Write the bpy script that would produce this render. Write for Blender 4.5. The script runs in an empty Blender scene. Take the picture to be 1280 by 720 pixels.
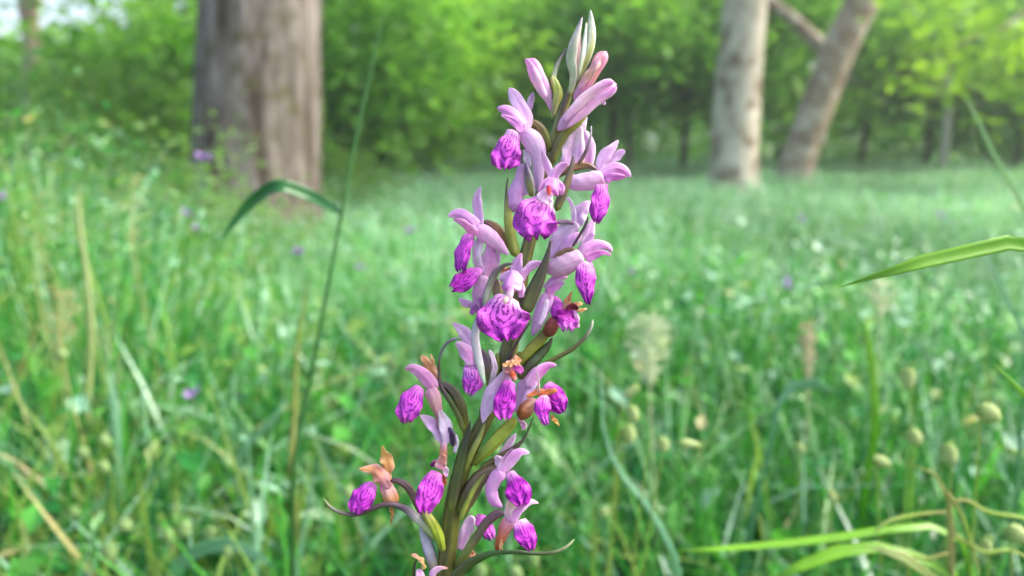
import bpy, math, random
import numpy as np
from mathutils import Vector, noise

random.seed(7)
rng = np.random.default_rng(11)
scene = bpy.context.scene

# ------------------------------------------------------------------ camera
FPX = 967.0            # focal length in photo pixels (photo 1280 wide)
CAM_Z = 0.60
HORIZON = 178.0
PITCH = math.atan((360 - HORIZON) / FPX)
cam_d = bpy.data.cameras.new('camera')
cam = bpy.data.objects.new('camera', cam_d)
scene.collection.objects.link(cam)
scene.camera = cam
cam.location = (0, 0, CAM_Z)
cam.rotation_euler = (math.pi / 2 - PITCH, 0, 0)
cam_d.sensor_width = 36
cam_d.lens = FPX / 1280 * 36
cam_d.clip_start = 0.01
cam_d.clip_end = 500
HAZE = 0.0045
D0 = 0.20              # the orchid's distance
cam_d.dof.use_dof = True
cam_d.dof.focus_distance = D0 - 0.004
cam_d.dof.aperture_fstop = 9.5
cam_d.dof.aperture_blades = 0

# ------------------------------------------------------------------ light
SUN_EL, SUN_AZ = 48, 86      # degrees; azimuth clockwise from +Y
world = bpy.data.worlds.new('World')
scene.world = world
world.use_nodes = True
nt = world.node_tree
sky = nt.nodes.new('ShaderNodeTexSky')
sky.sky_type = 'NISHITA'
sky.sun_disc = False
sky.sun_elevation = math.radians(SUN_EL)
sky.sun_rotation = math.radians(SUN_AZ)
sky.dust_density = 5.0
sky.ozone_density = 0.5
sky.air_density = 1.0
bg = nt.nodes['Background']
nt.links.new(sky.outputs[0], bg.inputs[0])
bg.inputs[1].default_value = 0.15
sun_d = bpy.data.lights.new('sun', 'SUN')
sun_d.energy = 1.5
sun_d.angle = math.radians(25)
sun_d.color = (1, 0.95, 0.86)
sun = bpy.data.objects.new('sun', sun_d)
scene.collection.objects.link(sun)
el, az = math.radians(SUN_EL), math.radians(SUN_AZ)
sd = Vector((math.sin(az) * math.cos(el), math.cos(az) * math.cos(el), math.sin(el)))
sun.rotation_euler = sd.to_track_quat('Z', 'Y').to_euler()
sun.location = (2, -3, 9)
vs = scene.view_settings
vs.view_transform = 'Standard'
vs.look = 'None'
vs.exposure = 1.76
vs.gamma = 1
vs.use_curve_mapping = False
cy = scene.cycles
cy.max_bounces = 5
cy.volume_bounces = 0
cy.diffuse_bounces = 3
cy.glossy_bounces = 2
cy.transmission_bounces = 5
cy.transparent_max_bounces = 4
cy.caustics_reflective = False
cy.caustics_refractive = False
cy.use_denoising = True
cy.use_adaptive_sampling = True
cy.adaptive_threshold = 0.03

# ------------------------------------------------------------------ helpers
_cx = Vector((1, 0, 0))
_cf = Vector((0, math.cos(PITCH), -math.sin(PITCH)))
_cu = Vector((0, math.sin(PITCH), math.cos(PITCH)))
CAM = Vector((0, 0, CAM_Z))


def P(px, py, depth):
    return CAM + _cx * ((px - 640) / FPX * depth) + _cu * ((360 - py) / FPX * depth) + _cf * depth


def lin(c, k=1.0):
    return tuple(k * ((v / 255 / 12.92) if v / 255 < 0.04045 else ((v / 255 + 0.055) / 1.055) ** 2.4) for v in c)


def link(o):
    scene.collection.objects.link(o)
    return o


def np_mesh(name, verts, faces, cols=None, uvs=None, smooth=True):
    """verts (n,3), faces (m,k) all of one size k"""
    verts = np.ascontiguousarray(verts, dtype=np.float32)
    faces = np.ascontiguousarray(faces, dtype=np.int32)
    me = bpy.data.meshes.new(name)
    m, k = faces.shape
    me.vertices.add(len(verts))
    me.vertices.foreach_set('co', verts.ravel())
    me.loops.add(m * k)
    me.loops.foreach_set('vertex_index', faces.ravel())
    me.polygons.add(m)
    me.polygons.foreach_set('loop_start', np.arange(0, m * k, k, dtype=np.int32))
    me.polygons.foreach_set('use_smooth', np.full(m, smooth))
    me.update(calc_edges=True)
    if cols is not None:
        a = me.attributes.new('Col', 'FLOAT_COLOR', 'POINT')
        c4 = np.ones((len(verts), 4), dtype=np.float32)
        c4[:, :3] = cols
        a.data.foreach_set('color', c4.ravel())
    if uvs is not None:
        uv = me.uv_layers.new(name='UVMap')
        uv.data.foreach_set('uv', np.ascontiguousarray(np.asarray(uvs, dtype=np.float32)[faces.ravel()]).ravel())
    return me


def obj(name, me, mat, parent=None, loc=None):
    o = bpy.data.objects.new(name, me)
    link(o)
    if mat is not None and me is not None and not me.materials:
        me.materials.append(mat)
    if parent is not None:
        o.parent = parent
    if loc is not None:
        o.location = loc
    return o


def tag(o, label=None, cat=None, group=None, kind=None):
    if label: o['label'] = label
    if cat: o['category'] = cat
    if group: o['group'] = group
    if kind: o['kind'] = kind
    return o


def empty(name, loc, label=None, cat=None, group=None, parent=None):
    o = bpy.data.objects.new(name, None)
    link(o)
    o.location = loc
    o.empty_display_size = 0.01
    if parent is not None: o.parent = parent
    return tag(o, label, cat, group)


def crom(pts, n):
    """Catmull-Rom through rows of pts (k,d) -> (n,d), chord-length spaced"""
    pts = np.asarray(pts, dtype=float)
    if len(pts) == 2:
        t = np.linspace(0, 1, n)[:, None]
        return pts[0] * (1 - t) + pts[1] * t
    seg = np.maximum(np.linalg.norm(np.diff(pts[:, :3], axis=0), axis=1), 1e-9)
    s = np.concatenate([[0], np.cumsum(seg)])
    s /= s[-1]
    tt = np.linspace(0, 1, n)
    m = np.zeros_like(pts)
    m[1:-1] = (pts[2:] - pts[:-2]) / (s[2:] - s[:-2])[:, None]
    m[0] = (pts[1] - pts[0]) / (s[1] - s[0])
    m[-1] = (pts[-1] - pts[-2]) / (s[-1] - s[-2])
    i = np.clip(np.searchsorted(s, tt, side='right') - 1, 0, len(s) - 2)
    h = (s[i + 1] - s[i])[:, None]
    u = ((tt - s[i])[:, None]) / h
    return ((2*u**3 - 3*u**2 + 1) * pts[i] + (u**3 - 2*u**2 + u) * h * m[i]
            + (-2*u**3 + 3*u**2) * pts[i+1] + (u**3 - u**2) * h * m[i+1])


def nrm(a):
    return a / np.maximum(np.linalg.norm(a, axis=-1, keepdims=True), 1e-12)


CAMN = np.array(CAM)


def frame(C, roll=0.0, look=None):
    T = nrm(np.gradient(C, axis=0))
    V = nrm(CAMN - C) if look is None else np.broadcast_to(np.asarray(look, float), C.shape)
    W = nrm(np.cross(T, V))
    for k in range(1, len(W)):
        if np.dot(W[k], W[k-1]) < 0: W[k] = -W[k]
    N = np.cross(W, T)
    if np.mean(np.sum(N * V, axis=1)) < 0:
        N = -N
    r = np.asarray(roll)
    c, s = np.cos(r), np.sin(r)
    if r.ndim: c, s = c[:, None], s[:, None]
    return T, W * c + N * s, N * c - W * s


def endround(t, e0, e1, m=0.03):
    f = np.ones_like(t)
    if e0 > 0:
        k = np.clip((e0 - t) / e0, 0, 1)
        f *= np.sqrt(np.maximum(1 - k * k, 0.0)) * 0.97 + 0.03
    if e1 > 0:
        k = np.clip((t - 1 + e1) / e1, 0, 1)
        f *= np.sqrt(np.maximum(1 - k * k, 0.0)) * (1 - m) + m
    return f


def colramp(cols, t):
    c = np.array([lin(x) for x in cols])
    if len(c) == 1: return np.repeat(c, len(t), axis=0)
    x = np.linspace(0, 1, len(c))
    return np.stack([np.interp(t, x, c[:, k]) for k in range(3)], axis=1)


def ribbon_mesh(name, world_pts, hw, cols, origin, nrow=16, ncol=9, roll=0.0, cup=0.25, wav=0.0, e0=0.08, e1=0.08,
                th=0.00022, lobes=0.0, twist=0.0, look=None, edge=None, crease=0.0, fold=0.0, ragged=0.0, curl=0.0, wfreq=11.0, emin=0.03):
    pts = np.column_stack([np.asarray(world_pts, float), np.asarray(hw, float)])
    S = crom(pts, nrow)
    C, H = S[:, :3], np.maximum(S[:, 3], 1e-5)
    t = np.linspace(0, 1, nrow)
    H = H * endround(t, e0, e1, emin)
    T, W, N = frame(C, roll + twist * t, look)
    u = np.linspace(-1, 1, ncol)
    ph = random.random() * 6.28
    ra, rb = random.uniform(5, 9), random.uniform(6, 11)
    side = np.where(u[None, :] > 0, 1 + ragged * np.sin(ra * t[:, None] + ph) + ragged * .6 * np.sin(2.3 * ra * t[:, None]),
                    1 + ragged * np.sin(rb * t[:, None] + 2 * ph) + ragged * .6 * np.sin(2.1 * rb * t[:, None] + 1))
    L = np.sum(np.linalg.norm(np.diff(C, axis=0), axis=1))
    off = cup * (1 - u[None, :] ** 2) * H[:, None]
    off = off - crease * np.exp(-(u[None, :] / 0.22) ** 2) * H[:, None]
    off = off + fold * u[None, :] * H[:, None]
    off = off + wav * H[:, None] * (u[None, :] ** 2) * np.sin(t[:, None] * wfreq + ph + u[None, :] * 2.0)
    off = off + 0.10 * H[:, None] * np.sin(t[:, None] * 3.1 + ph * 2 + u[None, :] * 1.7)
    off = off + curl * H.max() * np.clip(1 - t[:, None] / 0.38, 0, 1) ** 2
    X = C[:, None, :] + W[:, None, :] * (H[:, None] * u[None, :] * side)[..., None] + N[:, None, :] * off[..., None]
    if lobes:
        sh = lobes * L * (t[:, None] ** 3) * (np.cos(3 * math.pi * u[None, :]) * (1 - 0.35 * np.abs(u[None, :])) - 0.3 * np.abs(u[None, :]) ** 2
              + 0.28 * np.sin(12 * u[None, :] + ph) + 0.22 * np.sin(23 * u[None, :] + 2 * ph))
        X = X + T[:, None, :] * sh[..., None]
        X = X + N[:, None, :] * (0.16 * H.max() * t[:, None] ** 4 * np.sin(9 * u[None, :] + 3 * ph))[..., None]
    X = X.reshape(-1, 3)
    NN = np.repeat(N, ncol, axis=0)
    top, bot = X + NN * th / 2, X - NN * th / 2
    V = np.vstack([top, bot]) - np.array(origin)
    idx = np.arange(nrow * ncol).reshape(nrow, ncol)
    a, b, c, d = idx[:-1, :-1], idx[:-1, 1:], idx[1:, 1:], idx[1:, :-1]
    q = np.stack([a, b, c, d], -1).reshape(-1, 4)
    n0 = nrow * ncol
    q2 = q[:, ::-1] + n0
    rim = np.concatenate([idx[0, :], idx[1:, -1], idx[-1, -2::-1], idx[-2:0:-1, 0]])
    r2 = np.roll(rim, -1)
    q3 = np.stack([r2, rim, rim + n0, r2 + n0], -1)
    F = np.vstack([q, q2, q3])
    cc = colramp(cols, t)
    cc = np.repeat(cc, ncol, axis=0).reshape(nrow, ncol, 3)
    if edge is not None:
        w = np.clip((np.abs(u) - 0.55) / 0.4, 0, 1)[None, :, None]
        cc = cc * (1 - w) + np.array(lin(edge)) * w
    cc = cc.reshape(-1, 3)
    uv = np.stack(np.broadcast_arrays(u[None, :] * 0.5 + 0.5, t[:, None]), -1).reshape(-1, 2)
    me = np_mesh(name, V, F, np.vstack([cc, cc]), np.vstack([uv, uv]))
    sm = np.ones(len(F), dtype=bool)
    sm[len(q) * 2:] = False
    me.polygons.foreach_set('use_smooth', sm)
    return me


def tube_mesh(name, world_pts, rad, cols, origin, nrow=14, nseg=12, e0=0.1, e1=0.1, flat=1.0, ribs=0.0, nrib=6, bump=0.0, twist=0.0, look=None):
    pts = np.column_stack([np.asarray(world_pts, float), np.asarray(rad, float)])
    S = crom(pts, nrow)
    C, R = S[:, :3], np.maximum(S[:, 3], 1e-5)
    t = np.linspace(0, 1, nrow)
    R = R * endround(t, e0, e1)
    T, W, N = frame(C, 0.0, look)
    a = np.arange(nseg) / nseg * 2 * math.pi
    ph = random.random() * 6
    rr = R[:, None] * (1 + ribs * np.cos(nrib * a[None, :] + twist * t[:, None])
                       + bump * np.sin(3 * a[None, :] + 9 * t[:, None] + ph) * np.sin(14 * t[:, None] + ph))
    X = C[:, None, :] + W[:, None, :] * (rr * np.cos(a)[None, :])[..., None] + N[:, None, :] * (rr * flat * np.sin(a)[None, :])[..., None]
    V = X.reshape(-1, 3) - np.array(origin)
    idx = np.arange(nrow * nseg).reshape(nrow, nseg)
    j = np.roll(idx, -1, axis=1)
    F = np.stack([idx[:-1], j[:-1], j[1:], idx[1:]], -1).reshape(-1, 4)
    cc = np.repeat(colramp(cols, t), nseg, axis=0)
    uv = np.stack(np.broadcast_arrays((a / 6.2832)[None, :], t[:, None]), -1).reshape(-1, 2)
    return np_mesh(name, V, F, cc, uv)


# ------------------------------------------------------------------ materials
def new_mat(name):
    m = bpy.data.materials.new(name)
    m.use_nodes = True
    n = m.node_tree.nodes
    l = m.node_tree.links
    return m, n, l, n['Principled BSDF'], n['Material Output']


def math_node(n, l, op, a, b=None, clamp=False):
    x = n.new('ShaderNodeMath')
    x.operation = op
    x.use_clamp = clamp
    for i, v in enumerate((a, b)):
        if v is None: continue
        if isinstance(v, (int, float)): x.inputs[i].default_value = v
        else: l.new(v, x.inputs[i])
    return x.outputs[0]


def mixrgb(n, l, fac, a, b, blend='MIX'):
    x = n.new('ShaderNodeMix')
    x.data_type = 'RGBA'
    x.blend_type = blend
    for s, v in ((0, fac), (6, a), (7, b)):
        if isinstance(v, (int, float)): x.inputs[s].default_value = v
        elif isinstance(v, tuple): x.inputs[s].default_value = (*v, 1) if len(v) == 3 else v
        else: l.new(v, x.inputs[s])
    return x.outputs[2]


def leafy(name, transl=0.35, rough=0.5, spec=0.35, mottled=0.25, scale=60.0, veins=0.0, coord='Object', tboost=(1.15, 1.2, 0.7), midvein=None, purple=0.0):
    m, n, l, p, out = new_mat(name)
    at = n.new('ShaderNodeAttribute'); at.attribute_name = 'Col'
    tc = n.new('ShaderNodeTexCoord')
    no = n.new('ShaderNodeTexNoise'); no.inputs['Scale'].default_value = scale; no.inputs['Detail'].default_value = 3
    l.new(tc.outputs[coord], no.inputs['Vector'])
    f = math_node(n, l, 'MULTIPLY_ADD', no.outputs[0], mottled * 2)
    f.node.inputs[2].default_value = 1 - mottled
    col = mixrgb(n, l, 1.0, at.outputs['Color'], f, 'MULTIPLY')
    if purple:
        npz = n.new('ShaderNodeTexNoise'); npz.inputs['Scale'].default_value = 110; npz.inputs['Detail'].default_value = 3
        l.new(tc.outputs['Object'], npz.inputs['Vector'])
        mpz = n.new('ShaderNodeMapRange'); mpz.inputs[1].default_value = 0.42; mpz.inputs[2].default_value = 0.66; mpz.inputs[4].default_value = purple
        l.new(npz.outputs[0], mpz.inputs[0])
        col = mixrgb(n, l, mpz.outputs[0], col, lin((70, 46, 56)))
    if veins:
        sp = n.new('ShaderNodeSeparateXYZ'); l.new(tc.outputs['UV'], sp.inputs[0])
        nv = n.new('ShaderNodeTexNoise'); nv.inputs['Scale'].default_value = 1.0; nv.inputs['Detail'].default_value = 2
        cb = n.new('ShaderNodeCombineXYZ')
        l.new(math_node(n, l, 'MULTIPLY', sp.outputs[0], 22.0), cb.inputs[0])
        l.new(math_node(n, l, 'MULTIPLY', sp.outputs[1], 1.6), cb.inputs[1])
        l.new(cb.outputs[0], nv.inputs['Vector'])
        vf = math_node(n, l, 'MULTIPLY_ADD', nv.outputs[0], veins * 2)
        vf.node.inputs[2].default_value = 1 - veins
        col = mixrgb(n, l, 1.0, col, vf, 'MULTIPLY')
        if midvein is not None:
            da = math_node(n, l, 'ABSOLUTE', math_node(n, l, 'SUBTRACT', sp.outputs[0], 0.5))
            mr = n.new('ShaderNodeMapRange'); mr.inputs[1].default_value = 0.11; mr.inputs[2].default_value = 0.0; mr.inputs[3].default_value = 0; mr.inputs[4].default_value = 0.5
            l.new(da, mr.inputs[0])
            mv = math_node(n, l, 'MULTIPLY', mr.outputs[0], nv.outputs[0])
            col = mixrgb(n, l, mv, col, mixrgb(n, l, 1.0, col, midvein, 'MULTIPLY'))
            n3 = n.new('ShaderNodeTexNoise'); n3.inputs['Scale'].default_value = 160; n3.inputs['Detail'].default_value = 2
            l.new(tc.outputs['Object'], n3.inputs['Vector'])
            mr3 = n.new('ShaderNodeMapRange'); mr3.inputs[1].default_value = 0.45; mr3.inputs[2].default_value = 0.75; mr3.inputs[4].default_value = 0.6
            l.new(n3.outputs[0], mr3.inputs[0])
            col = mixrgb(n, l, mr3.outputs[0], col, mixrgb(n, l, 1.0, col, (0.92, 0.62, 0.9), 'MULTIPLY'))
        bp = n.new('ShaderNodeBump'); bp.inputs['Strength'].default_value = 0.25; bp.inputs['Distance'].default_value = 0.0004
        hgt = nv.outputs[0]
        if midvein is not None:
            n4 = n.new('ShaderNodeTexNoise'); n4.inputs['Scale'].default_value = 1600; n4.inputs['Detail'].default_value = 1
            l.new(tc.outputs['Object'], n4.inputs['Vector'])
            hgt = math_node(n, l, 'ADD', nv.outputs[0], math_node(n, l, 'MULTIPLY', n4.outputs[0], 0.6))
            bp.inputs['Strength'].default_value = 0.45
        l.new(hgt, bp.inputs['Height'])
        l.new(bp.outputs[0], p.inputs['Normal'])
    l.new(col, p.inputs['Base Color'])
    p.inputs['Roughness'].default_value = rough
    p.inputs['Specular IOR Level'].default_value = spec
    tr = n.new('ShaderNodeBsdfTranslucent')
    l.new(mixrgb(n, l, 1.0, col, tboost, 'MULTIPLY'), tr.inputs[0])
    mx = n.new('ShaderNodeMixShader'); mx.inputs[0].default_value = transl
    l.new(p.outputs[0], mx.inputs[1]); l.new(tr.outputs[0], mx.inputs[2])
    l.new(mx.outputs[0], out.inputs[0])
    return m


M_GRASS = leafy('grass_blade', 0.38, 0.33, 0.5, 0.15, 40)
M_LEAF = leafy('tree_leaf', 0.56, 0.45, 0.45, 0.12, 3, tboost=(1.2, 1.25, 0.7))
M_PETAL = leafy('orchid_petal', 0.42, 0.38, 0.35, 0.2, 800, veins=0.34, tboost=(1.05, 0.95, 1.05), midvein=(0.75, 0.3, 0.7))
M_GREEN = leafy('orchid_green', 0.12, 0.36, 0.5, 0.35, 400, veins=0.6, purple=0.42)
M_BLADE = leafy('broad_grass_leaf', 0.4, 0.34, 0.5, 0.22, 60, veins=0.3)
M_SEED = leafy('seed_head', 0.35, 0.6, 0.25, 0.2, 300, veins=0.12, tboost=(1, 1, 0.85))
M_FLOWER = leafy('meadow_flower', 0.3, 0.6, 0.2, 0.1, 300, tboost=(1, 1, 1))


def lip_material():
    m, n, l, p, out = new_mat('orchid_lip')
    at = n.new('ShaderNodeAttribute'); at.attribute_name = 'Col'
    oi = n.new('ShaderNodeObjectInfo')
    tc = n.new('ShaderNodeTexCoord')
    sp = n.new('ShaderNodeSeparateXYZ'); l.new(tc.outputs['UV'], sp.inputs[0])
    u = math_node(n, l, 'MULTIPLY_ADD', sp.outputs[0], 2.0); u.node.inputs[2].default_value = -1.0
    v = sp.outputs[1]
    off = math_node(n, l, 'MULTIPLY', oi.outputs['Random'], 37.0)
    cb = n.new('ShaderNodeCombineXYZ'); l.new(u, cb.inputs[0]); l.new(math_node(n, l, 'MULTIPLY', v, 1.7), cb.inputs[1]); l.new(off, cb.inputs[2])
    no = n.new('ShaderNodeTexNoise'); no.inputs['Scale'].default_value = 2.6; no.inputs['Detail'].default_value = 2.5
    l.new(cb.outputs[0], no.inputs['Vector'])
    no2 = n.new('ShaderNodeTexNoise'); no2.inputs['Scale'].default_value = 9.0; no2.inputs['Detail'].default_value = 1.5
    l.new(cb.outputs[0], no2.inputs['Vector'])
    # loops round the middle of the lip that open towards the throat
    du = math_node(n, l, 'ABSOLUTE', u)
    dv = math_node(n, l, 'MAXIMUM', math_node(n, l, 'MULTIPLY', math_node(n, l, 'SUBTRACT', v, 0.42), 1.75), 0.0)
    r = math_node(n, l, 'SQRT', math_node(n, l, 'ADD', math_node(n, l, 'POWER', du, 2.0), math_node(n, l, 'POWER', dv, 2.0)))
    ds = math_node(n, l, 'MULTIPLY', math_node(n, l, 'SUBTRACT', no.outputs[0], 0.5), 0.40)
    ds2 = math_node(n, l, 'MULTIPLY', math_node(n, l, 'SUBTRACT', no2.outputs[0], 0.5), 0.24)
    rr = math_node(n, l, 'ADD', math_node(n, l, 'ADD', r, ds), ds2)
    wv = math_node(n, l, 'SINE', math_node(n, l, 'MULTIPLY', rr, 24.0))
    line = n.new('ShaderNodeMapRange'); line.inputs[1].default_value = 0.1; line.inputs[2].default_value = 0.7
    l.new(wv, line.inputs[0])
    brk = n.new('ShaderNodeMapRange'); brk.inputs[1].default_value = 0.34; brk.inputs[2].default_value = 0.46
    l.new(no2.outputs[0], brk.inputs[0])
    line_f = math_node(n, l, 'MULTIPLY', line.outputs[0], brk.outputs[0])
    # mesh of blotches towards the margin
    vo = n.new('ShaderNodeTexVoronoi'); vo.feature = 'DISTANCE_TO_EDGE'; vo.inputs['Scale'].default_value = 5.0
    wob = n.new('ShaderNodeVectorMath'); wob.operation = 'ADD'
    l.new(cb.outputs[0], wob.inputs[0]); l.new(no2.outputs['Color'], wob.inputs[1])
    sc = n.new('ShaderNodeVectorMath'); sc.operation = 'MULTIPLY'; sc.inputs[1].default_value = (1, 1, 1)
    l.new(wob.outputs[0], sc.inputs[0]); l.new(sc.outputs[0], vo.inputs['Vector'])
    vf = n.new('ShaderNodeMapRange'); vf.inputs[1].default_value = 0.16; vf.inputs[2].default_value = 0.06
    l.new(vo.outputs[0], vf.inputs[0])
    outer = n.new('ShaderNodeMapRange'); outer.inputs[1].default_value = 0.74; outer.inputs[2].default_value = 0.9
    l.new(r, outer.inputs[0])
    patt = mixrgb(n, l, outer.outputs[0], line_f, vf.outputs[0])
    fade = n.new('ShaderNodeMapRange'); fade.inputs[1].default_value = 0.03; fade.inputs[2].default_value = 0.16
    l.new(v, fade.inputs[0])
    patt = mixrgb(n, l, 1.0, patt, fade.outputs[0], 'MULTIPLY')
    dark = mixrgb(n, l, 1.0, at.outputs['Color'], (0.24, 0.015, 0.30), 'MULTIPLY')
    light = mixrgb(n, l, 1.0, at.outputs['Color'], (1.0, 1.0, 1.0), 'MULTIPLY')
    col = mixrgb(n, l, math_node(n, l, 'MULTIPLY', patt, 0.92), light, dark)
    l.new(col, p.inputs['Base Color'])
    p.inputs['Roughness'].default_value = 0.5
    p.inputs['Specular IOR Level'].default_value = 0.3
    bp = n.new('ShaderNodeBump'); bp.inputs['Strength'].default_value = 0.35; bp.inputs['Distance'].default_value = 0.0004
    l.new(no2.outputs[0], bp.inputs['Height']); l.new(bp.outputs[0], p.inputs['Normal'])
    tr = n.new('ShaderNodeBsdfTranslucent'); l.new(col, tr.inputs[0])
    mx = n.new('ShaderNodeMixShader'); mx.inputs[0].default_value = 0.25
    l.new(p.outputs[0], mx.inputs[1]); l.new(tr.outputs[0], mx.inputs[2]); l.new(mx.outputs[0], out.inputs[0])
    return m


M_LIP = lip_material()


def bark(name, c1, c2, c3, scale=9.0, stretch=0.25, bump=0.5):
    m, n, l, p, out = new_mat(name)
    tc = n.new('ShaderNodeTexCoord')
    mp = n.new('ShaderNodeMapping'); mp.inputs['Scale'].default_value = (1, 1, stretch)
    l.new(tc.outputs['Object'], mp.inputs[0])
    a = n.new('ShaderNodeTexNoise'); a.inputs['Scale'].default_value = scale; a.inputs['Detail'].default_value = 6; a.inputs['Roughness'].default_value = 0.65
    l.new(mp.outputs[0], a.inputs['Vector'])
    b = n.new('ShaderNodeTexNoise'); b.inputs['Scale'].default_value = scale * 0.8; b.inputs['Detail'].default_value = 3
    l.new(tc.outputs['Object'], b.inputs['Vector'])
    r = n.new('ShaderNodeValToRGB'); r.color_ramp.elements[0].position = 0.38; r.color_ramp.elements[1].position = 0.62
    r.color_ramp.elements[0].color = (*lin(c1), 1); r.color_ramp.elements[1].color = (*lin(c2), 1)
    l.new(a.outputs[0], r.inputs[0])
    r2 = n.new('ShaderNodeMapRange'); r2.inputs[1].default_value = 0.52; r2.inputs[2].default_value = 0.62
    l.new(b.outputs[0], r2.inputs[0])
    l.new(mixrgb(n, l, math_node(n, l, 'MULTIPLY', r2.outputs[0], 0.8), r.outputs[0], lin(c3)), p.inputs['Base Color'])
    p.inputs['Roughness'].default_value = 0.85
    p.inputs['Specular IOR Level'].default_value = 0.2
    bp = n.new('ShaderNodeBump'); bp.inputs['Strength'].default_value = bump; bp.inputs['Distance'].default_value = 0.02
    l.new(a.outputs[0], bp.inputs['Height']); l.new(bp.outputs[0], p.inputs['Normal'])
    return m


M_BARK_OLD = bark('bark_grey_brown', (62, 52, 44), (140, 132, 126), (84, 80, 56), 13, 0.14, 1.0)
M_BARK_PALE = bark('bark_mottled_pale', (160, 150, 134), (200, 192, 176), (116, 98, 80), 7, 0.55, 0.35)
M_BARK_WARM = bark('bark_mottled_warm', (132, 112, 98), (172, 154, 138), (200, 190, 176), 8, 0.5, 0.35)
M_BARK_DARK = bark('bark_dark', (52, 44, 38), (82, 70, 58), (60, 56, 40), 9, 0.2, 0.6)
M_BARK_THIN = bark('bark_thin_grey', (150, 150, 138), (182, 182, 170), (120, 116, 100), 20, 0.4, 0.3)


def ground_material():
    m, n, l, p, out = new_mat('meadow_soil')
    tc = n.new('ShaderNodeTexCoord')
    a = n.new('ShaderNodeTexNoise'); a.inputs['Scale'].default_value = 3.0; a.inputs['Detail'].default_value = 8
    l.new(tc.outputs['Object'], a.inputs['Vector'])
    r = n.new('ShaderNodeValToRGB')
    r.color_ramp.elements[0].color = (*lin((52, 60, 30)), 1); r.color_ramp.elements[1].color = (*lin((80, 104, 52)), 1)
    r.color_ramp.elements[0].position = 0.35; r.color_ramp.elements[1].position = 0.65
    l.new(a.outputs[0], r.inputs[0]); l.new(r.outputs[0], p.inputs['Base Color'])
    p.inputs['Roughness'].default_value = 0.95
    bp = n.new('ShaderNodeBump'); bp.inputs['Strength'].default_value = 0.6
    l.new(a.outputs[0], bp.inputs['Height']); l.new(bp.outputs[0], p.inputs['Normal'])
    return m


# ------------------------------------------------------------------ ground
def gz(x, y):
    return 0.02 * np.sin(x * 0.7 + 1.0) * np.sin(y * 0.5)


gx = np.concatenate([np.linspace(-150, -12, 12), np.linspace(-10, 10, 41), np.linspace(12, 150, 12)])
gy = np.concatenate([np.linspace(-60, -3, 8), np.linspace(-2, 26, 57), np.linspace(30, 240, 14)])
GX, GY = np.meshgrid(gx, gy, indexing='ij')
idx = np.arange(GX.size).reshape(GX.shape)
gf = np.stack([idx[:-1, :-1], idx[1:, :-1], idx[1:, 1:], idx[:-1, 1:]], -1).reshape(-1, 4)
g = obj('ground', np_mesh('ground', np.stack([GX, GY, gz(GX, GY)], -1).reshape(-1, 3), gf), ground_material())
tag(g, kind='structure')


# ------------------------------------------------------------------ meadow
def vnoise(x, y, s, seed=0):
    """cheap smooth 2-D noise in 0..1"""
    r = np.random.default_rng(seed)
    tot = np.zeros_like(x)
    for k in range(6):
        a = r.uniform(0, 6.28); f = s * r.uniform(0.6, 1.7)
        tot += np.sin(f * (x * math.cos(a) + y * math.sin(a)) + r.uniform(0, 6.28))
    return np.clip(0.5 + tot / 6.0, 0, 1)


def blade_mesh(name, x, y, h, w, colb, colt, nseg=4, lean=0.35, droop=0.5):
    n = len(x)
    t = np.linspace(0, 1, nseg + 1)
    az = rng.uniform(0, 2 * math.pi, n)
    ln = rng.uniform(0.05, 1.0, n) * lean
    dr = rng.uniform(0, 1.0, n) ** 2 * droop
    fa = az + rng.uniform(-1.2, 1.2, n) + math.pi / 2
    hor = h[:, None] * (ln[:, None] * t[None] + dr[:, None] * t[None] ** 3)
    ver = h[:, None] * (t[None] - 0.55 * dr[:, None] * t[None] ** 3.2)
    cx = x[:, None] + np.cos(az)[:, None] * hor
    cy_ = y[:, None] + np.sin(az)[:, None] * hor
    cz = gz(x, y)[:, None] + ver
    prof = np.array([0.55, 0.9, 1.0, 0.75, 0.06]) if nseg == 4 else np.interp(t, [0, .3, .5, .8, 1], [0.6, .95, 1.0, .65, 0.05])
    ww = w[:, None] * prof[None] * 0.5
    dx, dy = np.cos(fa)[:, None] * ww, np.sin(fa)[:, None] * ww
    V = np.stack([np.stack([cx - dx, cy_ - dy, cz], -1), np.stack([cx + dx, cy_ + dy, cz + 0.15 * ww], -1)], 2)  # n,rows,2,3
    rows = nseg + 1
    base = (np.arange(n) * rows * 2)[:, None] + (np.arange(nseg) * 2)[None]
    F = np.stack([base, base + 1, base + 3, base + 2], -1).reshape(-1, 4)
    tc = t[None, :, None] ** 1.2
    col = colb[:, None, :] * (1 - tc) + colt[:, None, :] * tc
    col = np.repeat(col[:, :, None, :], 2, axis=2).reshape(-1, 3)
    return np_mesh(name, V.reshape(-1, 3), F, col)


def sector(n, d0, d1, half=0.80):
    d = np.sqrt(rng.uniform(d0 ** 2, d1 ** 2, n))
    a = rng.uniform(-half, half, n)
    return d * np.sin(a), d * np.cos(a), d


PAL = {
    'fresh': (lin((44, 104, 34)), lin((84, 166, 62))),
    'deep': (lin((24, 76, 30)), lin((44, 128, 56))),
    'blue': (lin((86, 138, 100)), lin((156, 202, 174))),  # blue green grass, tips paled further to put haze into the colour
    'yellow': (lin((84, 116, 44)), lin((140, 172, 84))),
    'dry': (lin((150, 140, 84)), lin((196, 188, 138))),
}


def pick(n, weights):
    keys = list(weights[0].keys())
    W = np.stack([np.asarray([w[k] for k in keys]) for w in weights]) if False else None
    return keys, W


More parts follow.
